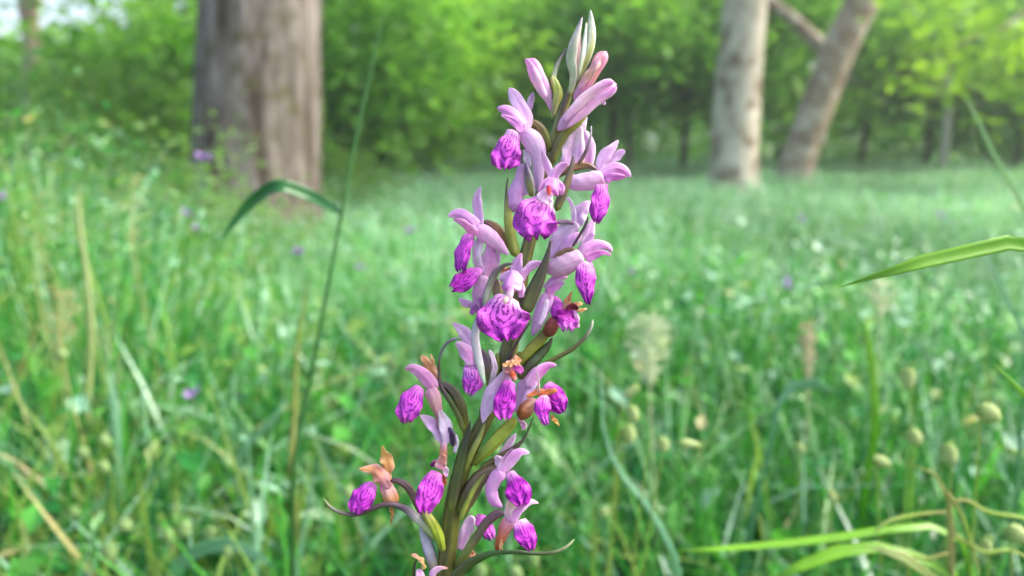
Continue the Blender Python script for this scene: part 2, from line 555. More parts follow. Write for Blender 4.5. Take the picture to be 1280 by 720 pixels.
def grass_colors(x, y, d):
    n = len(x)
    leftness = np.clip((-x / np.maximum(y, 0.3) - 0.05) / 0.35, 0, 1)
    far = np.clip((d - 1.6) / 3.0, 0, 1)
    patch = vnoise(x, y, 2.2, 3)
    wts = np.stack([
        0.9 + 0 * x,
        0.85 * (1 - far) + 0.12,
        0.25 + 2.6 * far * (1 - 0.75 * leftness) + 0.5 * patch,  # pale bluish share grows with distance: far haze painted into the blades
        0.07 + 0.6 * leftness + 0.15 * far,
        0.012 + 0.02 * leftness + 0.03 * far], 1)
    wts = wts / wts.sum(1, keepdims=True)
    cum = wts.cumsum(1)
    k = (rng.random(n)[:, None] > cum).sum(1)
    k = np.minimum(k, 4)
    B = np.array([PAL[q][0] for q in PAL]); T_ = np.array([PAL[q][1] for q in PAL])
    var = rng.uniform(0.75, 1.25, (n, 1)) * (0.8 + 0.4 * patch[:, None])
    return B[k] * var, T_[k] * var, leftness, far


def meadow():
    sets = []
    for (n, d0, d1, hlo, hhi, wlo, whi, seg) in (
            (5200, 0.42, 1.2, 0.13, 0.30, 0.003, 0.008, 5),
            (15000, 1.2, 2.6, 0.14, 0.32, 0.003, 0.008, 4),
            (36000, 2.6, 6.0, 0.15, 0.34, 0.004, 0.009, 4),
            (60000, 6.0, 13.0, 0.16, 0.34, 0.007, 0.014, 3),
            (42000, 13.0, 24.0, 0.18, 0.36, 0.014, 0.026, 3)):
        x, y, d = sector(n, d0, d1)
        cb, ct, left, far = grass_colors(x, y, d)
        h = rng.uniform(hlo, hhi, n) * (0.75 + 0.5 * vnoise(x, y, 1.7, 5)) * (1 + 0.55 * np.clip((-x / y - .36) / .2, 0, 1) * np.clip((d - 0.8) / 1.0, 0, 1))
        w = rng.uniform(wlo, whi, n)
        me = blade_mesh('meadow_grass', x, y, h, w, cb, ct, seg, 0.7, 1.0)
        sets.append(me)
    return sets


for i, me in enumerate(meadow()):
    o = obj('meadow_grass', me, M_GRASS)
    tag(o, ['coarse green grass blades around the orchid', 'mixed green meadow grass a step behind the orchid',
            'grey green meadow grass reaching the tree trunks', 'pale grass of the open meadow behind the mottled trunks',
            'pale far grass at the edge of the wood'][i], 'grass', kind='stuff')


def herb_mesh(name, n, d0, d1, zlo, zhi, slo, shi, leftonly=False, asp=.22):
    x, y, d = sector(n, d0, d1)
    if leftonly:
        a = rng.uniform(-0.75, -0.12, n); x, y = d * np.sin(a), d * np.cos(a)
    cb, ct, left, far = grass_colors(x, y, d)
    z = rng.uniform(zlo, zhi, n) * (0.7 + 0.6 * vnoise(x, y, 2.5, 9))
    if leftonly:
        z = z * np.clip(0.45 + (-x / y - 0.32) * 2.2, 0.38, 1.0)
    s = rng.uniform(slo, shi, n)
    az = rng.uniform(0, 6.283, n); tilt = rng.uniform(-0.7, 0.9, n)
    ax = np.stack([np.cos(az) * np.cos(tilt), np.sin(az) * np.cos(tilt), np.sin(tilt)], 1)
    sx = nrm(np.cross(ax, np.array([0, 0, 1.0])) + rng.normal(0, 0.35, (n, 3)))
    nn = np.cross(sx, ax)
    c = np.stack([x, y, gz(x, y) + z], 1)
    L, Wd = s[:, None], (s * rng.uniform(asp, asp * 2, n))[:, None]
    V = np.stack([c, c + ax * L * 0.45 + sx * Wd + nn * L * 0.08, c + ax * L - nn * L * 0.15, c + ax * L * 0.45 - sx * Wd + nn * L * 0.08], 1)
    F = (np.arange(n) * 4)[:, None] + np.arange(4)[None]
    col = np.repeat((ct * 0.9)[:, None, :], 4, axis=1).reshape(-1, 3)
    return np_mesh(name, V.reshape(-1, 3), F, col, smooth=False)


tag(obj('meadow_herbs', herb_mesh('meadow_herbs', 9000, 0.5, 2.2, 0.03, 0.24, 0.012, 0.04), M_GRASS),
    'small broad leaved herbs low among the near grass', 'herbs', kind='stuff')
tag(obj('meadow_herbs', herb_mesh('meadow_herbs', 16000, 2.2, 7.0, 0.05, 0.30, 0.015, 0.045), M_GRASS),
    'small leafy herbs among the meadow grass near the trunks', 'herbs', kind='stuff')
xw, yw, dw = sector(3200, 1.2, 4.2)
aw = rng.uniform(-0.72, -0.2, 3200); xw, yw = dw * np.sin(aw), dw * np.cos(aw)
cbw, ctw, _, _ = grass_colors(xw, yw, dw)
tag(obj('tall_grass', blade_mesh('tall_grass', xw, yw, rng.uniform(.3, .66, 3200) * np.clip(0.5 + (-xw / yw - .32) * 2.0, .42, 1), rng.uniform(.003, .008, 3200), cbw, ctw, 5, .35, .7), M_GRASS),
    'tall loose grass among the leafy weeds below the thick trunk', 'grass', kind='stuff')
tag(obj('tall_weeds', herb_mesh('tall_weeds', 30000, 1.3, 3.7, 0.08, 0.62, 0.010, 0.030, True, .12), M_GRASS),
    'tall yellow green leafy weeds below the thick grey trunk', 'weeds', kind='stuff')


def seed_mesh(name, n, d0, d1, zlo, zhi, slo, shi, col):
    x, y, d = sector(n, d0, d1)
    z = rng.uniform(zlo, zhi, n)
    s = rng.uniform(slo, shi, n)
    c = np.stack([x, y, gz(x, y) + z], 1)
    e = np.array([[1, 0, 0], [-1, 0, 0], [0, 1, 0], [0, -1, 0], [0, 0, 2.0], [0, 0, -2.0]])
    V = c[:, None, :] + e[None] * (s[:, None, None] * 0.5) + rng.normal(0, 0.12, (n, 6, 3)) * s[:, None, None]
    tri = np.array([[0, 2, 4], [2, 1, 4], [1, 3, 4], [3, 0, 4], [2, 0, 5], [1, 2, 5], [3, 1, 5], [0, 3, 5]])
    F = ((np.arange(n) * 6)[:, None, None] + tri[None]).reshape(-1, 3)
    cc = np.array(lin(col))[None] * rng.uniform(0.7, 1.15, (n, 1))
    return np_mesh(name, V.reshape(-1, 3), F, np.repeat(cc[:, None], 6, 1).reshape(-1, 3))


tag(obj('seed_heads', seed_mesh('seed_heads', 15000, 1.4, 12.0, 0.14, 0.34, 0.004, 0.012, (180, 206, 176)), M_SEED),
    'tiny pale seed heads sprinkled over the meadow', 'seed heads', kind='stuff')


# ------------------------------------------------------------------ trees
def trunk_mesh(name, pts, radii, origin, nseg=40, nrow=70, rough=0.05, flare=0.0, ridge=0.03):
    P_ = np.column_stack([np.array(pts, float), np.array(radii, float)])
    S = crom(P_, nrow)
    C, R = S[:, :3], S[:, 3]
    T, W, N = frame(C, 0.0, (0.0, -1.0, 0.02))
    V = np.zeros((nrow, nseg, 3))
    s = random.random() * 50
    for i in range(nrow):
        for j in range(nseg):
            a = j / nseg * 2 * math.pi
            dirv = W[i] * math.cos(a) + N[i] * math.sin(a)
            q = Vector((math.cos(a) * 1.6, math.sin(a) * 1.6, C[i][2] * 1.4 + s))
            q2 = Vector((math.cos(a) * 6, math.sin(a) * 6, C[i][2] * 2.0 + s))
            k = 1 + rough * noise.noise(q) * 2 + ridge * noise.noise(q2)
            if flare:
                k += flare * math.exp(-max(C[i][2], 0) / 0.28) * (1 + 0.5 * math.cos(5 * a + s))
            V[i, j] = C[i] + dirv * R[i] * k
    idx = np.arange(nrow * nseg).reshape(nrow, nseg)
    jn = np.roll(idx, -1, axis=1)
    F = np.stack([idx[:-1], jn[:-1], jn[1:], idx[1:]], -1).reshape(-1, 4)
    return np_mesh(name, V.reshape(-1, 3) - np.array(origin), F)


def leaf_cloud(name, centers, n_each, spread, size, col_a, col_b, origin, droop=0.2, quad=True):
    """leaves scattered in flattened clumps; each leaf a bent six-cornered blade"""
    centers = np.asarray(centers, float)
    m = len(centers) * n_each
    cen = np.repeat(centers, n_each, axis=0)
    sp = np.asarray(spread, float)
    off = rng.normal(0, 1, (m, 3)) * sp
    c = cen + off
    n = m
    az = rng.uniform(0, 6.283, n); tilt = rng.normal(-droop, 0.45, n)
    ax = np.stack([np.cos(az) * np.cos(tilt), np.sin(az) * np.cos(tilt), np.sin(tilt)], 1)
    sx = nrm(np.cross(ax, np.array([0, 0, 1.0])) + rng.normal(0, 0.45, (n, 3)))
    nn = np.cross(sx, ax)
    s = (rng.uniform(0.6, 1.25, n) * size)[:, None]
    wd = s * rng.uniform(0.28, 0.42, (n, 1))
    V = np.stack([c, c + ax * s * .35 + sx * wd + nn * s * .05, c + ax * s * .72 + sx * wd * .7, c + ax * s - nn * s * .12,
                  c + ax * s * .72 - sx * wd * .7, c + ax * s * .35 - sx * wd + nn * s * .05], 1)
    b = (np.arange(n) * 6)[:, None]
    F = np.concatenate([b + np.array([[0, 1, 2, 3]]), b + np.array([[0, 3, 4, 5]])], 0)
    ca, cb = np.array(lin(col_a)), np.array(lin(col_b))
    kk = np.repeat(rng.uniform(0, 1, len(centers)), n_each) * 0.6 + rng.uniform(0, 0.4, n)
    col = ca[None] * (1 - kk[:, None]) + cb[None] * kk[:, None]
    return np_mesh(name, V.reshape(-1, 3) - np.array(origin), F, np.repeat(col[:, None], 6, 1).reshape(-1, 3), smooth=False)


def shell_points(n, center, rad, zmin=None, inner=0.45):
    v = rng.normal(0, 1, (n, 3)); v = nrm(v)
    r = rng.uniform(inner, 1.0, (n, 1)) ** 0.6
    p = np.asarray(center) + v * r * np.asarray(rad)
    if zmin is not None:
        p[:, 2] = np.maximum(p[:, 2], zmin + rng.uniform(0, 0.4, n))
    return p


def limb(parent, a, b, r0, r1, origin, mat, sag=0.0, name='limb'):
    a, b = np.array(a, float), np.array(b, float)
    mid = (a + b) / 2 + rng.normal(0, 0.06, 3) * np.linalg.norm(b - a) + np.array([0, 0, sag])
    me = trunk_mesh(name, [a, mid, b], [r0, (r0 + r1) / 2, r1], origin, 10, 14, 0.06, 0, 0.02)
    return obj(name, me, mat, parent)


# old thick trunk
def thick_tree():
    d = 3.9
    base = P(322, 300, d); base = Vector((base.x, base.y, 0))
    t = empty('deciduous_tree', base, 'thick grey brown tree trunk rising from tall weeds', 'tree')
    sc = d / FPX
    pts = []
    for (px, py, hw) in ((312, 338, 88), (317, 290, 83), (322, 210, 77), (329, 120, 74), (335, 40, 72), (338, 0, 71), (346, -120, 69), (352, -300, 66), (350, -520, 60)):
        q = P(px, py, d); pts.append((q, hw * sc))
    pp = [Vector((pts[0][0].x, base.y, -0.05))] + [Vector((q.x, base.y + 0.02 * i, q.z)) for i, (q, h) in enumerate(pts)]
    rr = [pts[0][1] * 1.06] + [h for q, h in pts]
    tr = obj('trunk', trunk_mesh('trunk', pp, rr, base, 64, 110, 0.035, 0.10, 0.03), M_BARK_OLD, t)
    top = pp[-1]
    cl = []
    for k in range(6):
        a = k * 1.05 + 0.3
        e = top + Vector((math.cos(a) * 1.5, math.sin(a) * 1.5 + 0.2, 1.2 + 0.4 * random.random()))
        limb(t, top - Vector((0, 0, 0.25)), e, 0.14, 0.04, base, M_BARK_OLD, 0.1)
        cl += [e + Vector((random.uniform(-.9, .9), random.uniform(-.9, .9), random.uniform(-.4, .9))) for _ in range(5)]
    obj('crown', leaf_cloud('crown', cl, 150, (.42, .42, .22), 0.13, (62, 112, 36), (120, 168, 60), base), M_LEAF, t)


def mottled_tree():
    d = 6.2
    base = P(916, 240, d); base = Vector((base.x, base.y, 0))
    t = empty('deciduous_tree', base, 'straight pale mottled tree trunk standing in the open meadow', 'tree')
    sc = d / FPX
    pp, rr = [Vector((base.x, base.y, -0.05))], [33 * sc]
    for (px, py, hw) in ((915, 262, 31), (915, 230, 30), (914, 180, 28.5), (916, 100, 27), (918, 20, 26), (919, -60, 25.5), (922, -200, 25), (918, -380, 22)):
        q = P(px, py, d); pp.append(Vector((q.x, base.y, q.z))); rr.append(hw * sc)
    obj('trunk', trunk_mesh('trunk', pp, rr, base, 40, 80, 0.03, 0.10, 0.03), M_BARK_PALE, t)
    k = obj('knot', tube_mesh('knot', [P(923, 88, d - 0.17), P(926, 98, d - 0.20), P(923, 108, d - 0.17)], [0.03, 0.055, 0.03], [(82, 60, 46)], base, 10, 12), M_BARK_DARK, t)
    top = pp[-1]; cl = []
    for k in range(6):
        a = k * 1.05
        e = top + Vector((math.cos(a) * 1.4, math.sin(a) * 1.4, 1.0 + 0.5 * random.random()))
        limb(t, top - Vector((0, 0, 0.2)), e, 0.09, 0.03, base, M_BARK_PALE, 0.1)
        cl += [e + Vector((random.uniform(-.9, .9), random.uniform(-.9, .9), random.uniform(-.5, .9))) for _ in range(5)]
    obj('crown', leaf_cloud('crown', cl, 140, (.42, .42, .22), 0.14, (72, 122, 36), (140, 186, 66), base), M_LEAF, t)


def leaning_tree():
    d = 7.6
    base = P(990, 240, d); base = Vector((base.x, base.y, 0))
    t = empty('deciduous_tree', base, 'leaning warm brown mottled trunk with a side branch', 'tree')
    sc = d / FPX
    pp, rr = [Vector((base.x - 0.03, base.y, -0.05))], [25 * sc]
    for (px, py, hw) in ((989, 250, 23), (992, 215, 21.5), (1003, 170, 20.5), (1020, 112, 20), (1037, 60, 20), (1060, 5, 19.5), (1085, -70, 20), (1120, -190, 18), (1140, -330, 16)):
        q = P(px, py, d); pp.append(Vector((q.x, base.y, q.z))); rr.append(hw * sc)
    tr = obj('trunk', trunk_mesh('trunk', pp, rr, base, 36, 80, 0.035, 0.10, 0.03), M_BARK_WARM, t)
    b = [P(1030, 62, d), P(1012, 45, d), P(985, 20, d - .1), P(955, -6, d - .2), P(915, -70, d - .4), P(880, -160, d - .5)]
    obj('branch', trunk_mesh('branch', b, [11 * sc, 9 * sc, 8.5 * sc, 8 * sc, 6 * sc, 4 * sc], base, 14, 30, 0.05), M_BARK_WARM, t)
    top = pp[-1]; cl = []
    for k in range(6):
        a = k * 1.05
        e = top + Vector((math.cos(a) * 1.5, math.sin(a) * 1.5, 0.9 + 0.5 * random.random()))
        limb(t, top - Vector((0, 0, 0.2)), e, 0.08, 0.03, base, M_BARK_WARM, 0.1)
        cl += [e + Vector((random.uniform(-.9, .9), random.uniform(-.9, .9), random.uniform(-.6, .9))) for _ in range(5)]
    obj('crown', leaf_cloud('crown', cl, 140, (.42, .42, .22), 0.14, (80, 130, 36), (150, 196, 66), base), M_LEAF, t)


thick_tree(); mottled_tree(); leaning_tree()


def stem_tree(px, depth, hw, pts, label, mat, cols, name='young_tree', crown_z=3.2, crown_r=1.2, leaf=0.12, n=18, group=None, each=110):
    base = P(px, 300, depth); base = Vector((base.x, base.y, 0))
    t = empty(name, base, label, 'tree', group)
    sc = depth / FPX
    pp, rr = [Vector((base.x, base.y, -0.05))], [hw * 1.15 * sc]
    for (x, y) in pts:
        q = P(x, y, depth); pp.append(Vector((q.x, base.y, q.z))); rr.append(hw * sc)
    last = pp[-1]
    pp.append(Vector((last.x + 0.1, last.y, crown_z))); rr.append(hw * 0.7 * sc)
    obj('trunk', trunk_mesh('trunk', pp, rr, base, 16, 40, 0.05, 0.08, 0.03), mat, t)
    c = np.array([last.x, last.y, crown_z + crown_r * 0.5])
    obj('crown', leaf_cloud('crown', shell_points(n, c, (crown_r, crown_r, crown_r * 0.8)), each, (.34, .34, .2), leaf, cols[0], cols[1], base), M_LEAF, t)
    return t


stem_tree(-4, 5.0, 12, ((-4, 230), (0, 120), (2, 0)), 'dark narrow trunk at the shaded wood edge', M_BARK_DARK, ((50, 92, 34), (96, 140, 56)), crown_z=4.2)
stem_tree(56, 7.5, 10, ((54, 210), (60, 130), (67, 60), (68, 0)), 'slim brown trunk below the bright sky gap', M_BARK_WARM, ((70, 116, 40), (130, 170, 70)), crown_z=1.85, crown_r=1.0, n=20, each=34, leaf=.10)
stem_tree(1167, 10.5, 5, ((1168, 190), (1168, 140), (1164, 100)), 'very thin pale grey sapling trunk before dark undergrowth', M_BARK_THIN, ((80, 134, 50), (150, 196, 90)), crown_z=1.75, crown_r=0.75, n=16)
stem_tree(783, 13.0, 5, ((783, 190), (782, 120), (786, 40)), 'thin grey trunk half hidden in the wood', M_BARK_THIN, ((60, 112, 36), (120, 170, 60)), crown_z=2.8)


# the wood's edge: each tree a crown that comes down to the undergrowth
def wood_tree(px, depth, cz, rad, zmin, label, cols, leaf=0.16, n=44, each=125, spread=(.36, .36, .2), trunk_r=0.06):
    base = P(px, 300, depth); base = Vector((base.x, depth, 0))
    t = empty('woodland_tree', base, label, 'tree', 'trees at the edge of the wood')
    obj('trunk', trunk_mesh('trunk', [base + Vector((0, 0, -.05)), base + Vector((.05, 0, cz * .5)), base + Vector((0, 0, cz))], [trunk_r, trunk_r * .8, trunk_r * .5], base, 12, 20, 0.05, .1), M_BARK_DARK, t)
    for k in range(4):
        a = random.random() * 6.28
        e = base + Vector((math.cos(a) * rad[0] * .7, math.sin(a) * rad[1] * .7, cz + rad[2] * random.uniform(-.2, .5)))
        limb(t, base + Vector((0, 0, cz * random.uniform(.5, .9))), e, trunk_r * .4, trunk_r * .15, base, M_BARK_DARK)
    c = shell_points(n, (base.x, base.y, cz), rad, zmin, 0.2)
    obj('crown', leaf_cloud('crown', c, each, spread, leaf, cols[0], cols[1], base), M_LEAF, t)


G1 = ((84, 142, 50), (146, 200, 82))
G2 = ((98, 158, 50), (172, 218, 88))
G3 = ((98, 152, 84), (164, 208, 138))
G4 = ((76, 126, 52), (132, 180, 84))
WOOD = [
    # px, depth, centre z, radii, lowest z, label, colours
    (120, 9.0, .95, (1.5, 1.3, .8), 0.15, 'loose yellow green shrubby tree under the bright sky gap', G3),
    (225, 7.5, .9, (.85, .9, .75), 0.10, 'rounded leafy shrub beside the thick grey trunk', G1),
    (0, 8.5, 0.7, (1.1, 1.2, .6), 0.10, 'dim leafy tree behind the dark narrow trunk', G4),
    (440, 9.0, 1.7, (1.3, 1.4, 1.5), 0.15, 'mid green tree just behind the thick grey trunk', G1),
    (540, 11.0, 1.8, (1.6, 1.5, 1.6), 0.15, 'fresh green tree whose crown hangs to the meadow', G2),
    (650, 12.5, 2.0, (1.7, 1.5, 1.7), 0.15, 'dense green tree rising behind the orchid tip', G1),
    (760, 11.5, 2.2, (1.5, 1.4, 1.4), 0.70, 'green tree with dark hollow below its crown', G1),
    (850, 12.5, 2.3, (1.5, 1.4, 1.5), 0.75, 'bright green tree behind the straight pale trunk', G2),
    (970, 11.5, 1.9, (1.4, 1.3, 1.6), 0.20, 'bright leafy tree between the two mottled trunks', G2),
    (1070, 13.5, 2.2, (1.5, 1.4, 1.7), 0.35, 'tree behind the leaning brown trunk', G1),
    (1150, 12.5, 2.3, (1.4, 1.4, 1.5), 0.75, 'leafy tree above the dark undergrowth gap', G3),
    (1260, 11.5, 1.7, (1.5, 1.4, 1.5), 0.20, 'pale green tree beyond the sapling', G3),
    (1400, 11.0, 1.8, (1.5, 1.4, 1.6), 0.20, 'spreading tree past the sapling at the meadow end', G1),
    (330, 10.5, 1.7, (1.5, 1.4, 1.4), 0.20, 'green tree mostly hidden by the thick grey trunk', G4),
    (-130, 9.0, 1.0, (1.3, 1.4, .9), 0.20, 'shaded tree beyond the dark narrow trunk', G4),
]
for w in WOOD:
    wood_tree(*w)

# wood behind: one mass
c = []
for k in range(260):
    x = rng.uniform(-22, 22); y = rng.uniform(15, 20)
    z = rng.uniform(1.0, 3.9)
    q = x / y
    if -0.72 < q < -0.40 and z > 1.9: continue      # thin canopy: the sky gap
    c.append((x, y, z))
for k in range(230):                                # undergrowth below it
    x, y = rng.uniform(-22, 22), rng.uniform(18, 22)
    c.append((x, y, rng.uniform(0, 1.5)))
far = obj('far_wood', leaf_cloud('far_wood', c, 110, (.75, .75, .42), 0.24, (78, 134, 56), (136, 190, 90), (0, 0, 0)), M_LEAF)
tag(far, 'deep green wood closing the view behind the meadow', 'wood', kind='stuff')


def shrub(px, depth, h, r, label, cols, n=26, leaf=.05, each=46):
    base = P(px, 300, depth); base = Vector((base.x, depth, 0))
    t = empty('leafy_shrub', base, label, 'shrub', 'leafy shrubs around the thick trunk')
    cl = []
    for k in range(n):
        a = random.random() * 6.28; rr = r * math.sqrt(random.random()); z = h * (0.25 + .72 * random.random())
        rr *= 1.1 - .6 * z / h
        e = base + Vector((math.cos(a) * rr, math.sin(a) * rr, z))
        cl.append(e)
        if k % 3 == 0:
            limb(t, base + Vector((math.cos(a) * .03, math.sin(a) * .03, -.02)), e, .006, .002, base, M_BARK_WARM, .02, 'stem')
    obj('foliage', leaf_cloud('foliage', cl, each, (.11, .11, .08), leaf, cols[0], cols[1], base, .1), M_LEAF, t)


S1, S2 = ((74, 112, 46), (126, 164, 82)), ((86, 128, 60), (140, 180, 104))
shrub(196, 4.4, .98, .34, 'olive green leafy shrub reaching highest against the thick trunk', S1)
shrub(40, 4.2, .92, .40, 'broad leafy shrub at the foot of the dark narrow trunk', S2)
shrub(118, 4.9, 1.05, .40, 'tall loose shrub before the slim brown trunk', S1)
shrub(254, 3.1, .60, .16, 'slender leafy shrub touching the thick trunk edge', S2, 16, .04, 34)
shrub(430, 5.0, .50, .30, 'low shrub just past the thick trunk foot', S1, 18)
shrub(345, 3.3, .33, .22, 'knee high herb clump against the thick trunk base', S2, 14, .035, 30)


def overhang():
    base = Vector((6.6, 6.6, 0))
    t = empty('deciduous_tree', base, 'tree with sunlit yellow green branches hanging over the meadow', 'tree')
    obj('trunk', trunk_mesh('trunk', [base + Vector((0, 0, -.05)), base + Vector((-.05, 0, 1.5)), base + Vector((0, 0, 3.4))], [.2, .17, .12], base, 20, 30, .04, .1), M_BARK_WARM, t)
    ends = [P(1190, 60, 6.0), P(1250, 40, 5.6), P(1130, 10, 6.4), P(1275, 110, 6.2), P(1215, -40, 6.2), P(1150, 110, 6.6), P(1330, 60, 5.8)]
    cl = []
    for e in ends:
        a = base + Vector((0, 0, random.uniform(2.0, 2.9)))
        limb(t, a, e, .035, .008, base, M_BARK_WARM, 0.25, 'branch')
        for k in range(7):
            f = random.uniform(0.45, 1.05)
            cl.append(a.lerp(e, f) + Vector((random.uniform(-.25, .25), random.uniform(-.25, .25), random.uniform(-.25, .25))))
    obj('crown', leaf_cloud('crown', cl, 26, (.22, .22, .13), 0.13, (96, 146, 40), (168, 204, 74), base), M_LEAF, t)


overhang()


# ------------------------------------------------------------------ plants one can tell apart near the orchid
def ground_pt(q, dx=0.0, dy=0.0):
    return Vector((q.x + dx, q.y + dy, -0.01))


def px_pts(spec, depth):
    return [P(s[0], s[1], depth + (s[2] if len(s) > 2 else 0)) for s in spec]


def blade(label, spec, hw, depth, cols, root=None, name='grass_shoot', group=None, roll=0.35, cup=-0.2, e0=0.03, twist=0.0, ncol=5, nrow=26):
    pts = px_pts(spec, depth)
    w = [h * depth / FPX for h in hw]
    if root is not None:
        last = pts[-1]
        pts.append(Vector((last.x + root[0] * .6, last.y + root[1] * .6, last.z * 0.5))); w.append(w[-1])
        pts.append(Vector((last.x + root[0], last.y + root[1], -0.01))); w.append(w[-1] * .8)
    o = obj(name, ribbon_mesh(name, pts, w, cols, pts[-1], nrow, ncol, roll, cup, 0.05, e0, 0.0, 0.0003, twist=twist, ragged=.035), M_BLADE, None, pts[-1])
    tag(o, label, 'grass', group, 'thing')
    return o


# tall stalk with an arching leaf
def tall_stalk():
    d = 0.46
    pts = px_pts(((487, -20), (470, 60), (450, 150), (428, 262), (408, 370), (385, 490), (366, 600)), d)
    root = Vector((pts[-1].x - 0.03, pts[-1].y + 0.05, -0.01))
    pts.append(root)
    t = empty('grass_stalk', root, 'tall thin dark green grass stalk with one arching leaf', 'grass stalk')
    obj('stem', tube_mesh('stem', pts, [x * d / FPX for x in (1.2, 1.5, 1.8, 2.2, 2.4, 2.6, 2.8, 3)], [(76, 128, 66), (52, 104, 50), (44, 96, 44)], root, 40, 8), M_GRASS, t)
    lf = px_pts(((276, 300, .03), (290, 280, .02), (318, 249), (348, 232, -.01), (385, 243), (412, 258), (428, 268)), d)
    obj('leaf', ribbon_mesh('leaf', lf, [x * d / FPX for x in (1, 4, 8, 8, 8.5, 6, 2)], [(96, 150, 104), (88, 150, 104), (46, 112, 56), (46, 112, 56), (70, 132, 76)], root, 26, 7, 0.5, -0.3, 0.05, .02, .02, .0003, ragged=.04), M_BLADE, t)


tall_stalk()
YG, BG = [(120, 176, 40), (104, 168, 44), (92, 156, 44)], [(120, 170, 140), (92, 150, 108), (76, 134, 76)]
blade('bright yellow green grass blade with a sharp tip, in clear focus', ((1050, 359), (1085, 348), (1130, 335), (1180, 319), (1230, 307), (1290, 303), (1370, 320)), (.6, 4, 8, 10, 10.5, 10, 9), 0.235, YG, (.08, .05))
blade('short bright blade tip poking up beside the nodding spikelets', ((1241, 453), (1258, 468), (1282, 493), (1320, 560)), (.6, 3, 5, 6), 0.30, YG, (.03, .03))
blade('lime green blade lying nearly level above the ground', ((842, 689), (900, 686), (980, 679), (1060, 670), (1120, 661), (1200, 668)), (1, 4, 6, 7, 6, 5), 0.42, YG, (.10, .05), roll=.8)
blade('broad lime blade bending low under the level blade', ((960, 726), (1000, 708), (1040, 692), (1075, 683), (1130, 690), (1200, 730)), (3, 7, 9, 8, 7, 6), 0.40, YG, (.06, .05), roll=.6)
blade('pale curved grass leaf drying below the nodding spikelets', ((1084, 684), (1115, 690), (1145, 704), (1170, 730)), (2, 6, 6, 5), 0.37, [(176, 190, 120), (160, 176, 100)], (.02, .04))
blade('blue green leaf arching low beside seed heads', ((345, 712), (318, 692), (285, 681), (250, 687), (225, 706), (205, 740)), (2, 5, 9, 10, 9, 8), 0.62, BG, (-.05, .05))
blade('blue green leaf arching over the brown withered stalk', ((1046, 490), (1030, 481), (1005, 478), (982, 487), (972, 510)), (1, 6, 7, 6, 4), 0.62, BG, (-.02, .06))
blade('long blue green blade curving up beside the fluffy panicle', ((752, 455), (752, 490), (755, 540), (775, 590), (815, 640), (850, 720)), (.8, 1.4, 2, 2.8, 3.6, 4), 0.50, BG, (.02, .03))
blade('grey green blade leaning in the weeds near the dry stalk', ((138, 460), (143, 500), (148, 550), (150, 600)), (1, 3, 4, 4), 0.85, BG, (.0, .05))
blade('pale green blade slanting behind the yellow stalk', ((358, 498), (345, 520), (325, 540), (300, 570)), (1, 4, 5, 4), 0.8, BG, (-.03, .06))
blade('narrow fresh blade standing below the sharp bright blade', ((1082, 395), (1086, 430), (1092, 480), (1094, 530)), (1, 4, 5, 5), 0.75, YG, (.01, .05))
blade('bent light green blade above the thin sapling base', ((1205, 115), (1222, 150), (1243, 195), (1262, 230), (1290, 275)), (.6, 1.8, 2.4, 2.4, 2.6), 0.55, [(150, 190, 130), (120, 168, 100)], (.10, .06))
blade('thin dark blade crossing beneath the sharp bright blade', ((1228, 300), (1245, 345), (1262, 385), (1282, 420)), (.6, 1.6, 2, 2.4), 0.5, BG, (.06, .06))


def dry_stalk(label, spec, hw, depth, cols, root=(0, .04)):
    pts = px_pts(spec, depth)
    r = Vector((pts[-1].x + root[0], pts[-1].y + root[1], -0.01))
    pts.append(r)
    o = obj('dry_stalk', tube_mesh('dry_stalk', pts, [h * depth / FPX for h in hw] + [hw[-1] * depth / FPX], cols, r, 24, 8, .02, .02), M_SEED, None, r)
    tag(o, label, 'dry stalk')


dry_stalk('yellowish withered stalk turning orange at its base', ((386, 345), (376, 400), (370, 460), (368, 520), (364, 585)), (1.2, 2.6, 3.2, 3.2, 3.5), 0.70, [(120, 146, 76), (150, 150, 84), (150, 126, 66)])
dry_stalk('pale dry stalk standing in the tall weeds', ((97, 225), (98, 270), (108, 340), (114, 410), (110, 500), (108, 560)), (1.5, 3, 3.6, 4, 4, 4), 1.0, [(150, 168, 120), (150, 164, 104), (136, 140, 76)])
dry_stalk('short dark red brown withered stalk among green blades', ((858, 452), (857, 470), (858, 488)), (3, 5, 4), 1.1, [(120, 96, 66), (112, 86, 56)])


# quaking grass: a nodding spikelet of overlapping scales on a thread-like stalk
def spikelet_mesh(name, c, axis, L, R, origin, cols):
    axis = Vector(axis).normalized()
    pts = [c - axis * L * .5, c - axis * L * .25, c, c + axis * L * .25, c + axis * L * .5]
    me = tube_mesh(name, pts, [R * .5, R * .95, R, R * .8, R * .3], cols, origin, 18, 12, .12, .08, 0.55, 0.05, 6, 0.0)
    n = len(me.vertices)
    co = np.empty(n * 3, np.float32); me.vertices.foreach_get('co', co); co = co.reshape(-1, 3)
    cc = np.array(c - origin)
    rows = np.arange(n) // 12
    seg = np.arange(n) % 12
    k = 1 + 0.22 * np.cos((rows + (seg // 3 % 2) * 1.5) * 2 * math.pi / 3.0)
    ax = np.array(axis)
    along = ((co - cc) @ ax)[:, None] * ax
    co = cc + along + (co - cc - along) * k[:, None]
    me.vertices.foreach_set('co', co.astype(np.float32).ravel())
    me.update()
    return me


